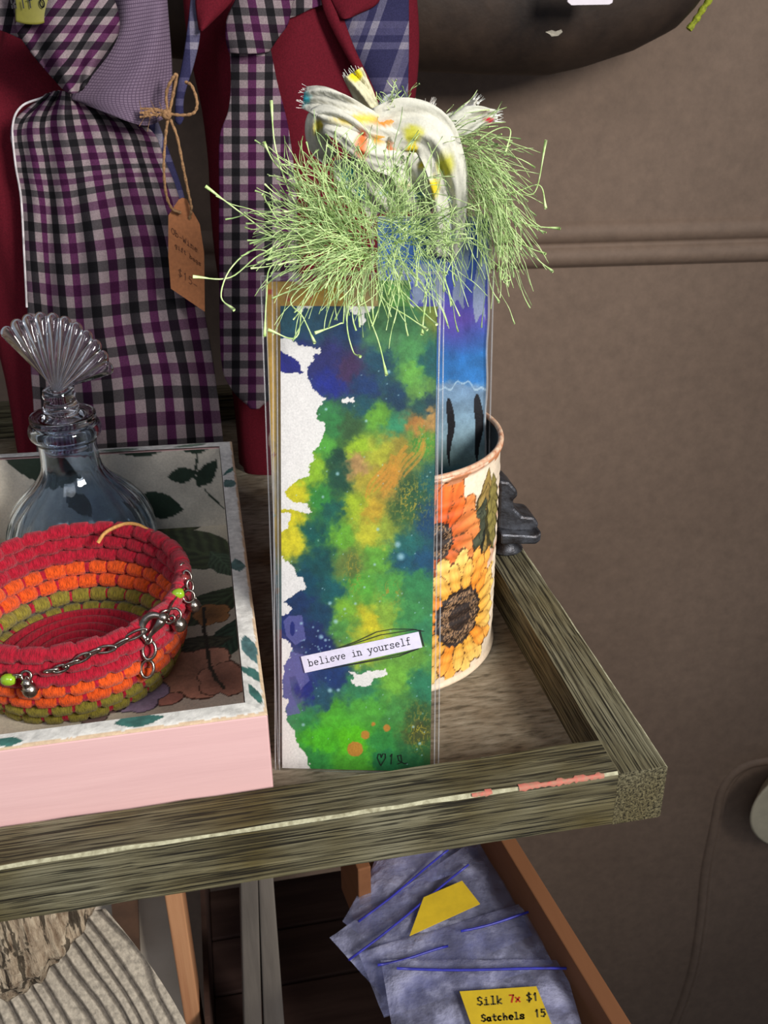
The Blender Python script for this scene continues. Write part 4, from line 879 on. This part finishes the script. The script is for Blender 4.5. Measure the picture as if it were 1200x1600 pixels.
ribbon([(660, 215, 0), (700, 195, 0), (730, 172, -.002), (746, 156, -.002)], [9, 9, 7, 4], 0, [(690, 200, 8, 6, (180, 172, 196)), (735, 168, 10, 5, (206, 196, 216))], 13)
ribbon([(640, 215, 0), (662, 195, -.001), (668, 175, -.002), (672, 162, -.002)], [8, 8, 7, 5], 0, [(668, 170, 8, 12, (226, 110, 76)), (655, 190, 6, 6, (220, 150, 130))], 15)
ribbon([(640, 210, -.002), (632, 185, -.004), (612, 160, -.006), (596, 178, -.006)], [10, 10, 10, 9], 0, [(605, 170, 12, 12, (196, 200, 206))], 17, base=(180, 184, 188), fray=False)
ribbon([(600, 330, .002), (588, 290, .010), (590, 250, .018), (615, 228, .022)], [20, 24, 24, 20], 0, [(560, 300, 14, 10, TQ), (590, 270, 8, 8, (200, 190, 160)), (606, 240, 9, 12, (206, 130, 90)), (600, 300, 10, 6, (150, 180, 170))], 19, base=(196, 194, 176), fray=False)
ribbon([(650, 330, .0), (650, 290, .010), (640, 250, .016), (620, 225, .02)], [18, 24, 26, 22], 0, [(640, 232, 12, 10, OL), (660, 260, 10, 6, YE), (655, 305, 8, 6, (110, 160, 200)), (630, 290, 10, 8, (206, 200, 150))], 21, fray=False)
ribbon([(560, 310, .004), (545, 280, .01), (540, 250, .014)], [14, 16, 12], 0, [(548, 272, 14, 9, TQ), (540, 300, 8, 8, (100, 180, 180))], 25, base=(200, 200, 186))
ribbon([(690, 300, .008), (704, 330, .006), (706, 360, .003), (694, 400, .001)], [15, 15, 15, 15], 0, [(700, 340, 5, 5, (190, 220, 200)), (698, 372, 6, 5, (204, 224, 214)), (672, 320, 8, 8, YE)], 27, base=(206, 212, 208))

# ================================================================== FABRIC GIFT BAGS
def patch(name, rows, Y, bulge, mat, parent, nu=60, nv=60, uv=(22, 40), wave=None, sol=.0011, shear=0., lab=None, uvpx=None):
    """rows of pixel points draped on a bulging front at depth Y"""
    R_ = np.array([spline([(x, y, 0) for x, y in r], nu) for r in rows]); G_ = np.array([spline(R_[:, i], nv) for i in range(nu)])  # nu,nv,3
    V_ = []; UV_ = []
    for i in range(nu):
        for j in range(nv):
            s_, t_ = i/(nu-1), j/(nv-1); x, y = G_[i, j, 0], G_[i, j, 1]
            d = bulge*(1-(2*s_-1)**2)
            if wave: d += wave(s_, t_)
            V_.append(at_y(x, y, Y-d)); UV_.append(((x+shear*y)/uvpx, y/uvpx) if uvpx else (s_*uv[0]/4.+shear*t_, t_*uv[1]/4.))
    o = mesh(name, V_, gridfaces(nu, nv), mat, parent, uv=UV_); solid(o, sol, 0)
    if lab: o['label'] = lab
    return o
def bagbody(parent, cx, cy, rx, ry, prof, mat):
    f = lambda r_, z_, a: r_*(1+.035*math.sin(a*9+z_*18)+.03*math.sin(a*4-z_*40))
    return MB().lathe(prof, (cx, cy, ZP), 72, rx, ry, fl=f).build('bag_body', mat, parent)
bag1 = empty('gingham_wine_bag', (-.197, .335, ZP), 'fabric wine bag with a purple gingham apron and lavender collar, behind the glass bottle', 'gift bag', 'fabric wine bags')
bagbody(bag1, -.213, .348, .056, .032, smoothprof([(.9, .0), (1., .01), (1., .10), (.98, .17), (.92, .205), (.7, .235), (.42, .26), (.40, .33)], 40), M_burg)
fold1 = lambda s_, t_: .003*math.sin(s_*15+t_*3)*t_+.0035*math.exp(-((s_-.42-.1*t_)/.06)**2)+.002*math.sin(s_*31+t_*9)
patch('apron', [[(72, 148), (95, 142), (125, 150), (150, 165)], [(20, 195), (80, 190), (160, 188), (232, 200)], [(24, 255), (90, 255), (180, 250), (256, 250)], [(33, 310), (100, 315), (190, 300), (276, 300)], [(38, 400), (110, 405), (210, 395), (302, 395)], [(45, 500), (120, 510), (220, 500), (320, 490)], [(50, 600), (130, 610), (240, 600), (338, 600)], [(60, 730), (140, 735), (250, 730), (352, 720)]], .312, .010, M_ging, bag1, 80, 90, (21, 43), fold1)
M_pipe = plain('white_piping', (214, 206, 206), .8)
mb = MB(); mb.tube(spline([at_y(x, y, .309) for x, y in ((68, 152), (34, 166), (20, 196), (24, 255), (33, 310), (38, 400), (42, 480))], 40), .0006, 6); mb.build('piping', M_pipe, bag1)
m_lv, nt, N, L, b = nmat('lavender_waffle'); vv = coords(nt, 'UV'); ck = N.new('ShaderNodeTexBrick'); ck.offset = 0; ck.inputs['Scale'].default_value = 14; ck.inputs['Mortar Size'].default_value = .05; ck.inputs['Brick Width'].default_value = .5; ck.inputs['Row Height'].default_value = .4; ck.inputs['Color1'].default_value = lin((112, 94, 112)); ck.inputs['Color2'].default_value = lin((106, 88, 106)); ck.inputs['Mortar'].default_value = lin((74, 56, 76)); L.new(vv, ck.inputs[0]); L.new(ck.outputs[0], b.inputs['Base Color']); b.inputs['Roughness'].default_value = .9; bump(nt, ck.outputs['Fac'], -.0004, b)
patch('collar', [[(176, -30), (205, -30), (235, -30), (258, -30)], [(182, 40), (210, 35), (240, 30), (262, 25)], [(152, 95), (190, 100), (230, 95), (267, 90)], [(113, 148), (160, 150), (215, 150), (268, 140)], [(118, 156), (170, 178), (225, 196), (262, 182)]], .300, .010, m_lv, bag1, 40, 40, (4, 5), lambda s_, t_: .002*math.sin(s_*8+t_*4))
patch('knot', [[(20, -25), (70, -25), (120, -25), (170, -20)], [(26, 42), (60, 30), (120, 5), (184, 20)], [(36, 62), (75, 66), (125, 50), (184, 52)], [(60, 95), (90, 104), (130, 90), (168, 84)], [(98, 138), (112, 146), (128, 140), (142, 118)]], .292, .012, M_ging, bag1, 50, 50, uvpx=52., shear=.7, wave=lambda s_, t_: .003*math.sin(s_*14+t_*3))
patch('knot_tail', [[(-40, -20), (-20, -20), (0, -20), (22, -20)], [(-40, 20), (-20, 22), (5, 25), (26, 30)], [(-40, 48), (-15, 44), (8, 50), (36, 62)]], .300, .004, M_ging, bag1, 20, 20, uvpx=52., shear=.2)
patch('plaid_side', [[(228, 190), (234, 192), (240, 192), (246, 190)], [(250, 250), (256, 250), (262, 250), (268, 250)], [(268, 305), (274, 305), (280, 304), (286, 303)], [(282, 350), (286, 350), (290, 350), (294, 350)]], .330, .002, M_plaid, bag1, 12, 30, uvpx=88.)
m_olive = plain('olive_label', (120, 114, 42), .5, var=.05, bd=0)
patch('bottle_label', [[(22, -30), (45, -30), (68, -30), (92, -30)], [(24, 0), (45, 2), (68, 2), (90, 0)], [(25, 34), (45, 38), (68, 36), (89, 20)]], .282, .002, m_olive, bag1, 20, 20)
q0 = at_y(18, 13, .2785); q1 = at_y(80, 11, .2785); uu = (q1-q0)/np.linalg.norm(q1-q0); s_ = np.linalg.norm(q1-q0)/(4*.62)
s_ *= .62; stp = np.linalg.norm(q1-q0)/4
strokes('lettering', [(c_, k*stp*(.82 if k == 2 else .95), 0, s_*.9, 0) for k, c_ in enumerate('HITO')], q0, uu, np.array([0, 0, 1.]), np.array([0, -.0002, 0]), s_*.13, M_ink, bag1)

bag2 = empty('necktie_wine_bag', (-.078, .335, ZP), 'burgundy fabric wine bag with a checked necktie and blue plaid lapel, behind the bookmarks', 'gift bag', 'fabric wine bags')
bagbody(bag2, -.078, .340, .060, .032, smoothprof([(.86, .0), (.92, .01), (.94, .12), (.97, .2), (1., .26), (.9, .33), (.5, .34)], 40), M_burg)
patch('necktie', [[(360, 70), (380, 72), (400, 72), (420, 70)], [(362, 130), (385, 132), (408, 132), (432, 130)], [(357, 175), (385, 178), (415, 178), (444, 175)], [(344, 215), (380, 220), (416, 220), (452, 215)], [(343, 300), (380, 302), (420, 302), (462, 300)], [(343, 420), (385, 420), (425, 420), (466, 420)], [(346, 560), (385, 560), (422, 560), (458, 560)], [(362, 606), (385, 608), (412, 608), (438, 604)], [(391, 634), (394, 638), (402, 638), (406, 634)]], .302, .003, M_ging, bag2, 50, 110, uvpx=50., sol=.002)
patch('necktie_knot', [[(385, -30), (410, -30), (440, -30), (470, -30)], [(370, 0), (398, -2), (428, 0), (456, 4)], [(356, 32), (388, 32), (420, 34), (448, 36)], [(355, 62), (380, 64), (406, 62), (434, 56)], [(360, 82), (378, 84), (400, 83), (418, 80)]], .300, .007, M_ging, bag2, 40, 40, uvpx=50., shear=-.15, sol=.002)
patch('neckband', [[(446, -20), (470, -20), (490, -20), (505, -22)], [(448, 8), (465, 4), (485, 0), (500, -6)], [(440, 32), (465, 24), (485, 14), (503, 8)]], .306, .002, M_ging, bag2, 20, 20, uvpx=50.)
patch('lapel', [[(590, -30), (606, -30), (622, -30), (638, -30)], [(560, 14), (590, 8), (612, 2), (638, -4)], [(535, 30), (570, 26), (604, 20), (638, 14)], [(552, 80), (580, 78), (610, 76), (638, 74)], [(576, 130), (596, 128), (618, 128), (637, 126)], [(592, 175), (608, 180), (622, 182), (636, 184)]], .304, .004, M_plaid, bag2, 40, 40, uvpx=88., shear=.35)
patch('lapel_lining', [[(506, -20), (540, -24), (570, -28), (596, -30)], [(520, 5), (540, 8), (562, 8), (590, 4)], [(532, 28), (538, 30), (545, 28), (552, 24)]], .300, .003, M_burg, bag2, 20, 20)
patch('placket', [[(500, -20), (507, -20), (515, -20), (522, -20)], [(508, 20), (516, 20), (525, 22), (535, 26)], [(535, 75), (542, 76), (548, 76), (554, 78)], [(560, 120), (566, 122), (572, 124), (577, 126)], [(585, 168), (588, 168), (592, 168), (596, 170)]], .302, .002, M_burg, bag2, 20, 40)
patch('lapel_left', [[(312, -24), (330, -24), (350, -24), (372, -24)], [(306, 2), (325, 2), (345, 2), (362, 2)], [(312, 47), (314, 48), (316, 48), (318, 46)]], .302, .003, M_burg, bag2, 20, 20)
patch('plaid_edge', [[(300, -10), (303, -10), (306, -10), (309, -10)], [(294, 40), (300, 42), (306, 46), (312, 50)], [(287, 90), (292, 92), (297, 95), (303, 98)], [(276, 150), (279, 152), (283, 153), (287, 150)], [(274, 190), (278, 194), (282, 194), (286, 186)]], .306, .001, M_plaid, bag2, 12, 40, uvpx=88.)

# kraft tag with twine
m_kraft = plain('kraft_card', (166, 104, 62), .8, scale=500, var=.06, bd=.0001)
m_twine = plain('jute_twine', (164, 124, 84), .9, scale=900, c2=(104, 74, 48), bd=.0004)
tg = empty('kraft_price_tag', at_y(292, 400, .29), 'brown kraft paper price tag tied with jute twine between the two fabric bags', 'price tag')
TY = .288
poly = [at_y(x, y, TY) for x, y in ((263, 337), (279, 312), (285, 309), (292, 311), (298, 325), (312, 350), (319, 395), (320, 487), (267, 451), (263, 400))]
V, F = slab(poly, TY, TY+.0006); MB().add(V, F).build('tag_card', m_kraft, tg, smooth=False)
q0 = at_y(268, 362, TY); ux = at_y(300, 386, TY)-q0; ux /= np.linalg.norm(ux); vx = np.array([0, 0, 1.]); k_ = .45/1500*1.18
M_pen = plain('brown_ink', (70, 34, 20), .7, bd=0)
strokes('handwriting', [('Ob-Wine', -1*k_, -2*k_, 11*k_, .1), ('gift bags', 3*k_, -20*k_, 8.5*k_, .1), ('$15-', 3*k_, -62*k_, 15*k_, .1)], q0, ux, vx, np.array([0, -.0003, 0]), .00028, M_pen, tg)
mb = MB(); TW = TY-.003
def tw(pts, r_=.0008, Y=TW): mb.tube(spline([at_y(x, y, Y-dz) for x, y, dz in pts], 40), [r_*(1+.2*math.sin(i*1.7)) for i in range(40)], 6)
tw([(262, 186, 0), (258, 220, 0), (256, 260, 0), (259, 300, 0), (268, 325, -.001), (283, 333, -.001)]); tw([(266, 186, 0), (277, 215, 0), (286, 260, 0), (294, 300, 0), (299, 325, 0), (296, 342, -.003)])
tw([(262, 178, 0), (260, 145, .002), (270, 122, .004), (276, 118, .003), (270, 150, .001), (264, 178, 0)]); tw([(264, 178, .001), (285, 180, .003), (303, 176, .004), (308, 160, .004), (300, 135, .003), (290, 128, 0)])
for k in range(6): tw([(264, 178+random.uniform(-4, 4), 0), (245, 176+random.uniform(-6, 6), .002), (222+random.uniform(-6, 10), 176+random.uniform(-9, 9), .002)], .0006)
mb.ball(at_y(260, 179, TW-.001), .0026, 10); mb.build('twine_bow', m_twine, tg)
mb = MB()
for k in range(14): x, y = random.uniform(220, 258), 178+random.uniform(-4, 6); mb.tube([at_y(x, y, TW-.003), at_y(x+random.uniform(-10, 10), y+random.uniform(-22, 24), TW-.004)], .00012, 4)
f_ = mb.build('twine_fuzz', m_twine, tg); f_['kind'] = 'stuff'

# ================================================================== DARK VESSEL
m_dark = plain('dark_patinated_wood', (62, 48, 38), .6, scale=24, c2=(30, 22, 18), bd=.0012, spec=.3)
ves = empty('dark_carved_bowl', (.05, .42, .22), 'large dark brown boat-shaped bowl against the wall, above the bookmarks', 'bowl')
VY = .425
bp = [(170, 40), (250, 84), (400, 98), (520, 103), (640, 106), (760, 112), (850, 113), (905, 101), (980, 76), (1040, 45), (1068, 15), (1090, -20), (1112, -70)]
P_ = np.array([at_y(x, y, VY) for x, y in bp]); xs = np.linspace(P_[0, 0], P_[-1, 0], 90); zb = np.interp(xs, P_[:, 0], P_[:, 2]); zt = P_[-1, 2]+.01
V = []; nn_ = 24
for x, z in zip(xs, zb):
    h_ = max(.002, zt-z); e = math.sqrt(max(.02, 1-((x-.02)/.30)**2))
    for j in range(nn_):
        a = math.pi*j/(nn_-1); V.append((x, VY-.044*e*math.cos(a)*(h_/.1)**.3, zt-h_*math.sin(a)**.55))
o = mesh('hull', V, gridfaces(90, nn_), m_dark, ves); solid(o, .004, 0)
m_cream = plain('bare_plaster_chip', (206, 196, 176), .8)
for pts in ([(852, 50), (862, 47), (868, 49), (877, 46), (879, 50), (872, 56), (862, 57), (858, 53)], [(912, 81), (922, 79), (933, 81), (928, 85), (914, 86)]):
    pp = []
    for x, y in pts:
        d = ray(x, y); best = None
        for t in np.linspace(.5, .75, 700):
            p = CAM+d*t; z = np.interp(p[0], xs, zb); h_ = max(.002, zt-z); e = math.sqrt(max(.02, 1-((p[0]-.02)/.30)**2)); s_ = min(1, max(0, (zt-p[2])/h_)); ca = math.sqrt(max(0, 1-min(1, s_**(1/.55))**2))
            if p[1] >= VY-.044*e*(h_/.1)**.3*ca-.0026: best = p; break
        if best is None: best = CAM+d*.62
        pp.append(best)
    k = len(pp); MB().add(pp+[p+np.array([0, .002, 0]) for p in pp], [tuple(range(k))[::-1], tuple(range(k, 2*k))]).build('paint_chip', m_cream, ves, smooth=False)
m_lime = plain('lime_fibre', (176, 184, 40), .8, scale=600, c2=(90, 100, 30), bd=.0005)
mb = MB(); mb.tube(spline([at_y(x, y, VY-.012) for x, y in ((1076, 46), (1088, 30), (1098, 14), (1110, -4), (1124, -40))], 24), [.0022+.0004*math.sin(i*1.3) for i in range(24)], 8); tag(mb.build('rim_binding', m_lime, ves), 'yellow-green bound edge')
m_wt = plain('white_tag', (226, 216, 222), .5, bd=0, var=.02)
pt = [at_y(x, y, .355) for x, y in ((886, -30), (962, -30), (957, 4), (952, 7), (893, 8), (887, 3))]
V, F = slab(pt, .355, .3562); o = MB().add(V, F).build('white_card_tag', m_wt, None, smooth=False); tag(o, 'white card tag hanging in front of the dark bowl at the top edge', 'tag')

# ================================================================== BELOW THE SHELF
LOGC = (0, 0, 0)
m_bark = grain('driftwood', 2, [(0., (50, 38, 28)), (.35, (110, 90, 70)), (.55, (164, 146, 122)), (.75, (192, 176, 152)), (1., (120, 96, 70))], fine=1300, stretch=7, bd=.002, lines=.8)
lg = empty('driftwood_log', (-.26, .06, -.08), 'rough grey-brown driftwood log end under the front of the shelf', 'log')
# stub: upright branch with a ragged rounded lower end
V = []; nl, na = 70, 110
cx0, cy0 = at_y(60, 1480, .055)[0], .055; zt0 = -.0252
zlow = lambda x: float(np.interp(x, [at_y(q, 1500, .035)[0] for q in (-80, 0, 80, 130, 165, 190)], [at_y(0, yy, .035)[2] for yy in (1560, 1556, 1530, 1500, 1470, 1425)]))
for i in range(nl):
    t = i/(nl-1)
    for j in range(na):
        a = 2*math.pi*j/na; rx, ry = .0455, .030
        x = cx0+rx*math.cos(a); y = cy0+ry*math.sin(a); zl = zlow(x)+.012*max(0, math.sin(a)); z = zt0+(zl-zt0)*t
        ns_ = fbm(np.array([a*7]), np.array([z*60]), 3)[0]; n2_ = fbm(np.array([a*16]), np.array([z*260]), 13)[0]; k_ = 1+.10*(ns_-.5)+(.10 if t > .45 else .03)*(n2_-.5)-(.25*max(0, t-.8)/.2)
        ridge = .0012*math.sin(a*30)
        V.append((cx0+(rx*k_+ridge)*math.cos(a), cy0+(ry*k_+ridge)*math.sin(a), z))
F = gridfaces(nl, na, False, True)+[tuple(range(na)), tuple((nl-1)*na+j for j in range(na-1, -1, -1))]
mesh('log_body', V, F, m_bark, lg)
m_grey = plain('grey_weathered_board', (158, 146, 130), .85, scale=120, c2=(112, 102, 90), bd=.0012)
wb = empty('grooved_board', (-.24, .12, -.17), 'deeply grooved grey weathered board leaning below the driftwood log', 'board')
bn = np.array([.1, -.62, .78]); bn /= np.linalg.norm(bn); bp0 = np.array([-.23, .08, -.115])
nu, nv = 260, 60; V = []; cl_ = []
for i in range(nu):
    s_ = i/(nu-1)
    for j in range(nv):
        t = j/(nv-1)
        # across (s) left-bottom to right-top edge, along (t) downwards to the right
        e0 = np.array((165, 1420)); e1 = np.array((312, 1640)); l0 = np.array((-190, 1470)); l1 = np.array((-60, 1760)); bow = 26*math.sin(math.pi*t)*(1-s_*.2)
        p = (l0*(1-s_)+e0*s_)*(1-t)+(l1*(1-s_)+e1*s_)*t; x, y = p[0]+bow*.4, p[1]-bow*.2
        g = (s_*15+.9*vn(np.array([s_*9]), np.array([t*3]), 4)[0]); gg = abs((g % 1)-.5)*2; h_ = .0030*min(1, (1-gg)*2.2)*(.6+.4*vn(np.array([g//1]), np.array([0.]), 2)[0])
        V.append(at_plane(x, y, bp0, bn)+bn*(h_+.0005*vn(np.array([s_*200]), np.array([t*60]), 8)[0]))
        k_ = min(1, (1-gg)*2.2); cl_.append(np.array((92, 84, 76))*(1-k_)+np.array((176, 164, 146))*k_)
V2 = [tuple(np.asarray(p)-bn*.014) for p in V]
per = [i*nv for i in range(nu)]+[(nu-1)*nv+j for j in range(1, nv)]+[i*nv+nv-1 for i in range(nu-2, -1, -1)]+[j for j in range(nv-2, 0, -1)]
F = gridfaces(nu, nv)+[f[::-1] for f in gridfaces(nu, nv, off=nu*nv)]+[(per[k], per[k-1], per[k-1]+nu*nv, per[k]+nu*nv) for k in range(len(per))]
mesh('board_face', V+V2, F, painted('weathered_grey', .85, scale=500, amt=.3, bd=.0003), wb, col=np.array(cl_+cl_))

m_pine = grain('pine', 2, [(0., (130, 84, 54)), (.4, (172, 118, 82)), (.6, (190, 138, 98)), (1., (150, 100, 66))], fine=500, stretch=30, bd=.0003)
def post(name, x0, x1, Y, d, mat, label, cat, px2=None, ztop=-.0252, zbot=-1.1):
    a_, b_ = at_y(x0, 1500, Y), at_y(x1, 1500, Y); o = empty(name, ((a_[0]+b_[0])/2, Y+d/2, zbot), label, cat)
    MB().box((a_[0], Y, zbot), (b_[0], Y+d, ztop)).build('post_body', mat, o, smooth=False, bevel=.001); return o
post('pine_post', 273, 300, .16, .022, m_pine, 'narrow reddish pine post below the shelf', 'post')
m_pale = plain('lit_wall_panel', (232, 214, 190), .8, scale=40, c2=(220, 202, 178), bd=.0003)
o = MB().box((at_y(190, 1500, .20)[0]-.03, .20, -1.1), (at_y(280, 1500, .20)[0], .208, -.0268)).build('lit_wall_panel', m_pale, None, smooth=False); tag(o, 'added pale beige panel standing in for the lit wall behind the pine post', 'board')  # added panel, its pale colour stands in for the lit wall
m_brn = plain('brown_batten', (84, 58, 40), .8, scale=60)
pp = [at_y(x, y, .185) for x, y in ((172, 1380), (214, 1380), (219, 1500), (212, 1520), (180, 1500))]; V, F = slab(pp, .185, .192); o = MB().add(V, F).build('brown_batten', m_brn, None, smooth=False); tag(o, 'short dark brown batten beside the pale wall panel under the shelf', 'batten')
# grey legs
m_gleg = grain('grey_leg_wood', 2, [(0., (60, 55, 50)), (.5, (100, 92, 84)), (1., (116, 108, 98))], fine=300, stretch=12, bd=.0004)
lgs = empty('grey_trestle', at_y(410, 1500, .14), 'pair of grey painted wooden legs below the shelf, left of the plastic bags', 'trestle')
for q in ([(374, 1330), (402, 1330), (412, 1700), (384, 1700)], [(402, 1330), (424, 1330), (452, 1700), (416, 1700)]):
    pp = [at_y(x, y, .135) for x, y in q]; V, F = slab(pp[::-1], .135, .15); MB().add(V, F).build('leg', m_gleg, lgs, smooth=False, bevel=.001)
# dark chest
CX = at_y(302, 1500, .16)[0]+.006
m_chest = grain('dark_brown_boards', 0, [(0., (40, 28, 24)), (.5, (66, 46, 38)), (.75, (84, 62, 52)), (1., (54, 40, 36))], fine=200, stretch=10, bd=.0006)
ch = empty('dark_wooden_chest', (-.1, .2, -.42), 'dark brown slatted wooden chest below the shelf, in shade', 'chest')
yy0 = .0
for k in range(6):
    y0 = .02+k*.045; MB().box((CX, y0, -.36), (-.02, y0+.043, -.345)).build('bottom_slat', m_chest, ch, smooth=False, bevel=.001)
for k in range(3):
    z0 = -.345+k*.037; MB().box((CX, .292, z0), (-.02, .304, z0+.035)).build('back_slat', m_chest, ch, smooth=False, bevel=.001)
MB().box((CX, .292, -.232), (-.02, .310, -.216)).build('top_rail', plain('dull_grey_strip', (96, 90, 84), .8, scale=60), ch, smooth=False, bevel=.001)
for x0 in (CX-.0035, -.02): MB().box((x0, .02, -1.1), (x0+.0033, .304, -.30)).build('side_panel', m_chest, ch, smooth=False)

# orange wooden box with plastic bags
m_obox = grain('orange_pine', 1, [(0., (90, 54, 32)), (.5, (126, 82, 52)), (1., (108, 68, 42))], fine=220, stretch=12, bd=.0002)
ob = empty('open_wooden_box', (-.03, .1, -.26), 'open orange-brown wooden box under the shelf holding plastic zip bags', 'box')
zt_ = -.185; a_ = at_z(800, 1300, zt_); b_ = at_z(1000, 1620, zt_); dv = (b_-a_); dv /= np.linalg.norm(dv); nx_ = np.array([-dv[1], dv[0], 0])*-1
if nx_[0] > 0: nx_ = -nx_
a_ = a_-dv*.05; b_ = b_+dv*.05
def plank(p, q, wd, z0, z1, name):
    n_ = nx_*wd; MB().hexa([(p[0], p[1], z0), (q[0], q[1], z0), (q[0]+n_[0], q[1]+n_[1], z0), (p[0]+n_[0], p[1]+n_[1], z0)], [(p[0], p[1], z1), (q[0], q[1], z1), (q[0]+n_[0], q[1]+n_[1], z1), (p[0]+n_[0], p[1]+n_[1], z1)]).build(name, m_obox, ob, smooth=False, bevel=.0008)
plank(a_, b_, .009, -.25, zt_, 'side_panel')
wq = .083; a2 = a_+nx_*wq; b2_ = b_+nx_*wq; plank(a2, a2+(b2_-a2)*.16, .008, -.25, zt_-.01, 'side_panel')
a3 = a_+nx_*.009; MB().hexa([(*a3[:2], -.25), (*(a_+nx_*wq)[:2], -.25), (*(a_+nx_*wq-dv*.008)[:2], -.25), (*(a3-dv*.008)[:2], -.25)], [(*a3[:2], zt_), (*(a_+nx_*wq)[:2], zt_), (*(a_+nx_*wq-dv*.008)[:2], zt_), (*(a3-dv*.008)[:2], zt_)]).build('end_panel', m_obox, ob, smooth=False)
c0 = a_+nx_*.0095; c1 = b_+nx_*.0095; c2 = b_+nx_*(wq-.0005); c3 = a_+nx_*(wq-.0005)
MB().hexa([(*p[:2], -.25) for p in (c0, c1, c2, c3)], [(*p[:2], -.244) for p in (c0, c1, c2, c3)]).build('base', m_chest, ob, smooth=False)
m_yl = plain('yellow_label', (226, 190, 40), .6, scale=100, var=.04, bd=0)
def zipbag(corn, z0, zips, label, lab=None, seed=0, text=None):
    """corn: px corners on plane z0 (tl, tr, br, bl)"""
    cc_ = [at_z(x, y, z0) for x, y in corn]; cen = sum(cc_)/4; o = empty('plastic_zip_bag', cen, label, 'bag', 'zip bags in the wooden box')
    n_ = 26; tl2, tr2, br2, bl2 = cc_; V_ = []
    for s2 in (1, -1):
        for i in range(n_):
            for j in range(n_):
                u_, v_ = i/(n_-1), j/(n_-1); p = (tl2*(1-u_)+tr2*u_)*(1-v_)+(bl2*(1-u_)+br2*u_)*v_
                h_ = (.0045*math.sin(math.pi*u_)**.6*math.sin(math.pi*v_)**.6+.0030*(fbm(np.array([u_*5+seed]), np.array([v_*5]), seed)[0]-.5))*(1 if s2 > 0 else .1)
                V_.append(p+np.array([0, 0, h_+.0001*s2]))
    F_ = [f[::-1] for f in gridfaces(n_, n_)]+gridfaces(n_, n_, off=n_*n_); mesh('film', V_, F_, M_bag, o)
    for a4, b4 in zips: mb_ = MB(); mb_.tube([at_z(a4[0]+(b4[0]-a4[0])*t, a4[1]+(b4[1]-a4[1])*t+2*math.sin(t*5), z0+.0062) for t in np.linspace(0, 1, 12)], .0007, 6); tag(mb_.build('zip_strip', M_blue, o), 'blue zip strip')
    if lab:
        q = [at_z(x, y, z0+.0072) for x, y in lab]; lb = MB().hexa([p-np.array([0, 0, .0004]) for p in q], q).build('paper_label', m_yl, o, smooth=False)
        if text:
            U2 = q[1]-q[0]; lw_ = np.linalg.norm(U2); U2 /= lw_; V2 = np.cross(np.array([0, 0, 1.]), U2); hh = abs((q[0]-q[3])@V2); V2 = -V2 if (q[0]-q[3])@V2 < 0 else V2
            for tx, fx, fy, sz_, mt in text: strokes('handwriting', [(tx, lw_*fx, hh*fy, hh*sz_, .1)], q[3], U2, V2, np.array([0, 0, .0002]), .0008, mt, lb)
    return o
M_pen2 = plain('olive_pen', (96, 84, 40), .7, bd=0); M_pen3 = plain('red_pen', (206, 60, 30), .7, bd=0)
zipbag([(590, 1330), (740, 1300), (790, 1335), (560, 1420)], -.224, [], 'clear plastic zip bag lowest at the back of the fanned pile', seed=1)
zipbag([(535, 1440), (590, 1345), (700, 1300), (640, 1520)], -.219, [((560, 1440), (700, 1330))], 'clear plastic zip bag poking out left at the back of the pile', seed=7)
zipbag([(515, 1465), (745, 1310), (858, 1450), (600, 1560)], -.214, [((545, 1500), (732, 1353))], 'clear zip bag with a tilted yellow label, upper left of the pile', [(662, 1402), (722, 1376), (750, 1412), (640, 1462)], 2)
zipbag([(560, 1490), (850, 1400), (880, 1500), (600, 1590)], -.209, [((590, 1508), (700, 1480)), ((720, 1455), (850, 1420))], 'clear zip bag without a label in the middle of the pile', seed=3)
zipbag([(595, 1500), (880, 1500), (930, 1680), (625, 1680)], -.203, [((620, 1513), (885, 1515))], 'clear zip bag with a handwritten yellow label, nearest on top of the pile', [(718, 1549), (838, 1541), (862, 1600), (738, 1606)], 4, [('Silk', .10, .58, .27, M_pen2), ('7x', .52, .6, .24, M_pen3), ('$1', .74, .6, .26, M_pen2), ('Satchels', .12, .14, .22, M_pen2), ('15', .80, .16, .24, M_pen2)])

# round dish at the right edge
m_dish, nt, N, L, b = nmat('cream_and_green_glaze'); b.inputs['Roughness'].default_value = .3
vv = coords(nt); n_ = noise(nt, 60, 3, vv); r = ramp(nt, n_.outputs[0], [(.44, (88, 100, 66)), (.52, (190, 180, 150))]); L.new(r.outputs[0], b.inputs['Base Color'])
m_crm = plain('cream_glaze', (200, 188, 160), .35, scale=60, bd=0, var=.05)
dc = at_plane(1255, 1262, WN*.462, WN)
ds = empty('cream_dish', dc, 'round cream dish with green pattern hanging on the wall at the right edge', 'dish')
RD_ = .058
def disc(prof, name, mat):
    V = []; n = 64
    for r_, h_ in prof:
        for j in range(n): a = 2*math.pi*j/n; V.append(dc+WT*r_*math.cos(a)+np.array([0, 0, 1.])*r_*math.sin(a)-WN*h_)
    F = [(i*n+j, i*n+(j+1) % n, (i+1)*n+(j+1) % n, (i+1)*n+j) for i in range(len(prof)-1) for j in range(n)]; F.append(tuple((len(prof)-1)*n+j for j in range(n))); return mesh(name, V, F, mat, ds)
disc([(.02, -.03), (.035, -.028), (RD_-.002, -.002), (RD_, .001), (RD_-.003, .002), (RD_-.012, -.002)], 'dish_rim', m_crm)
disc([(RD_-.012, -.002), (.034, -.012), (.002, -.014)], 'dish_well', m_dish)
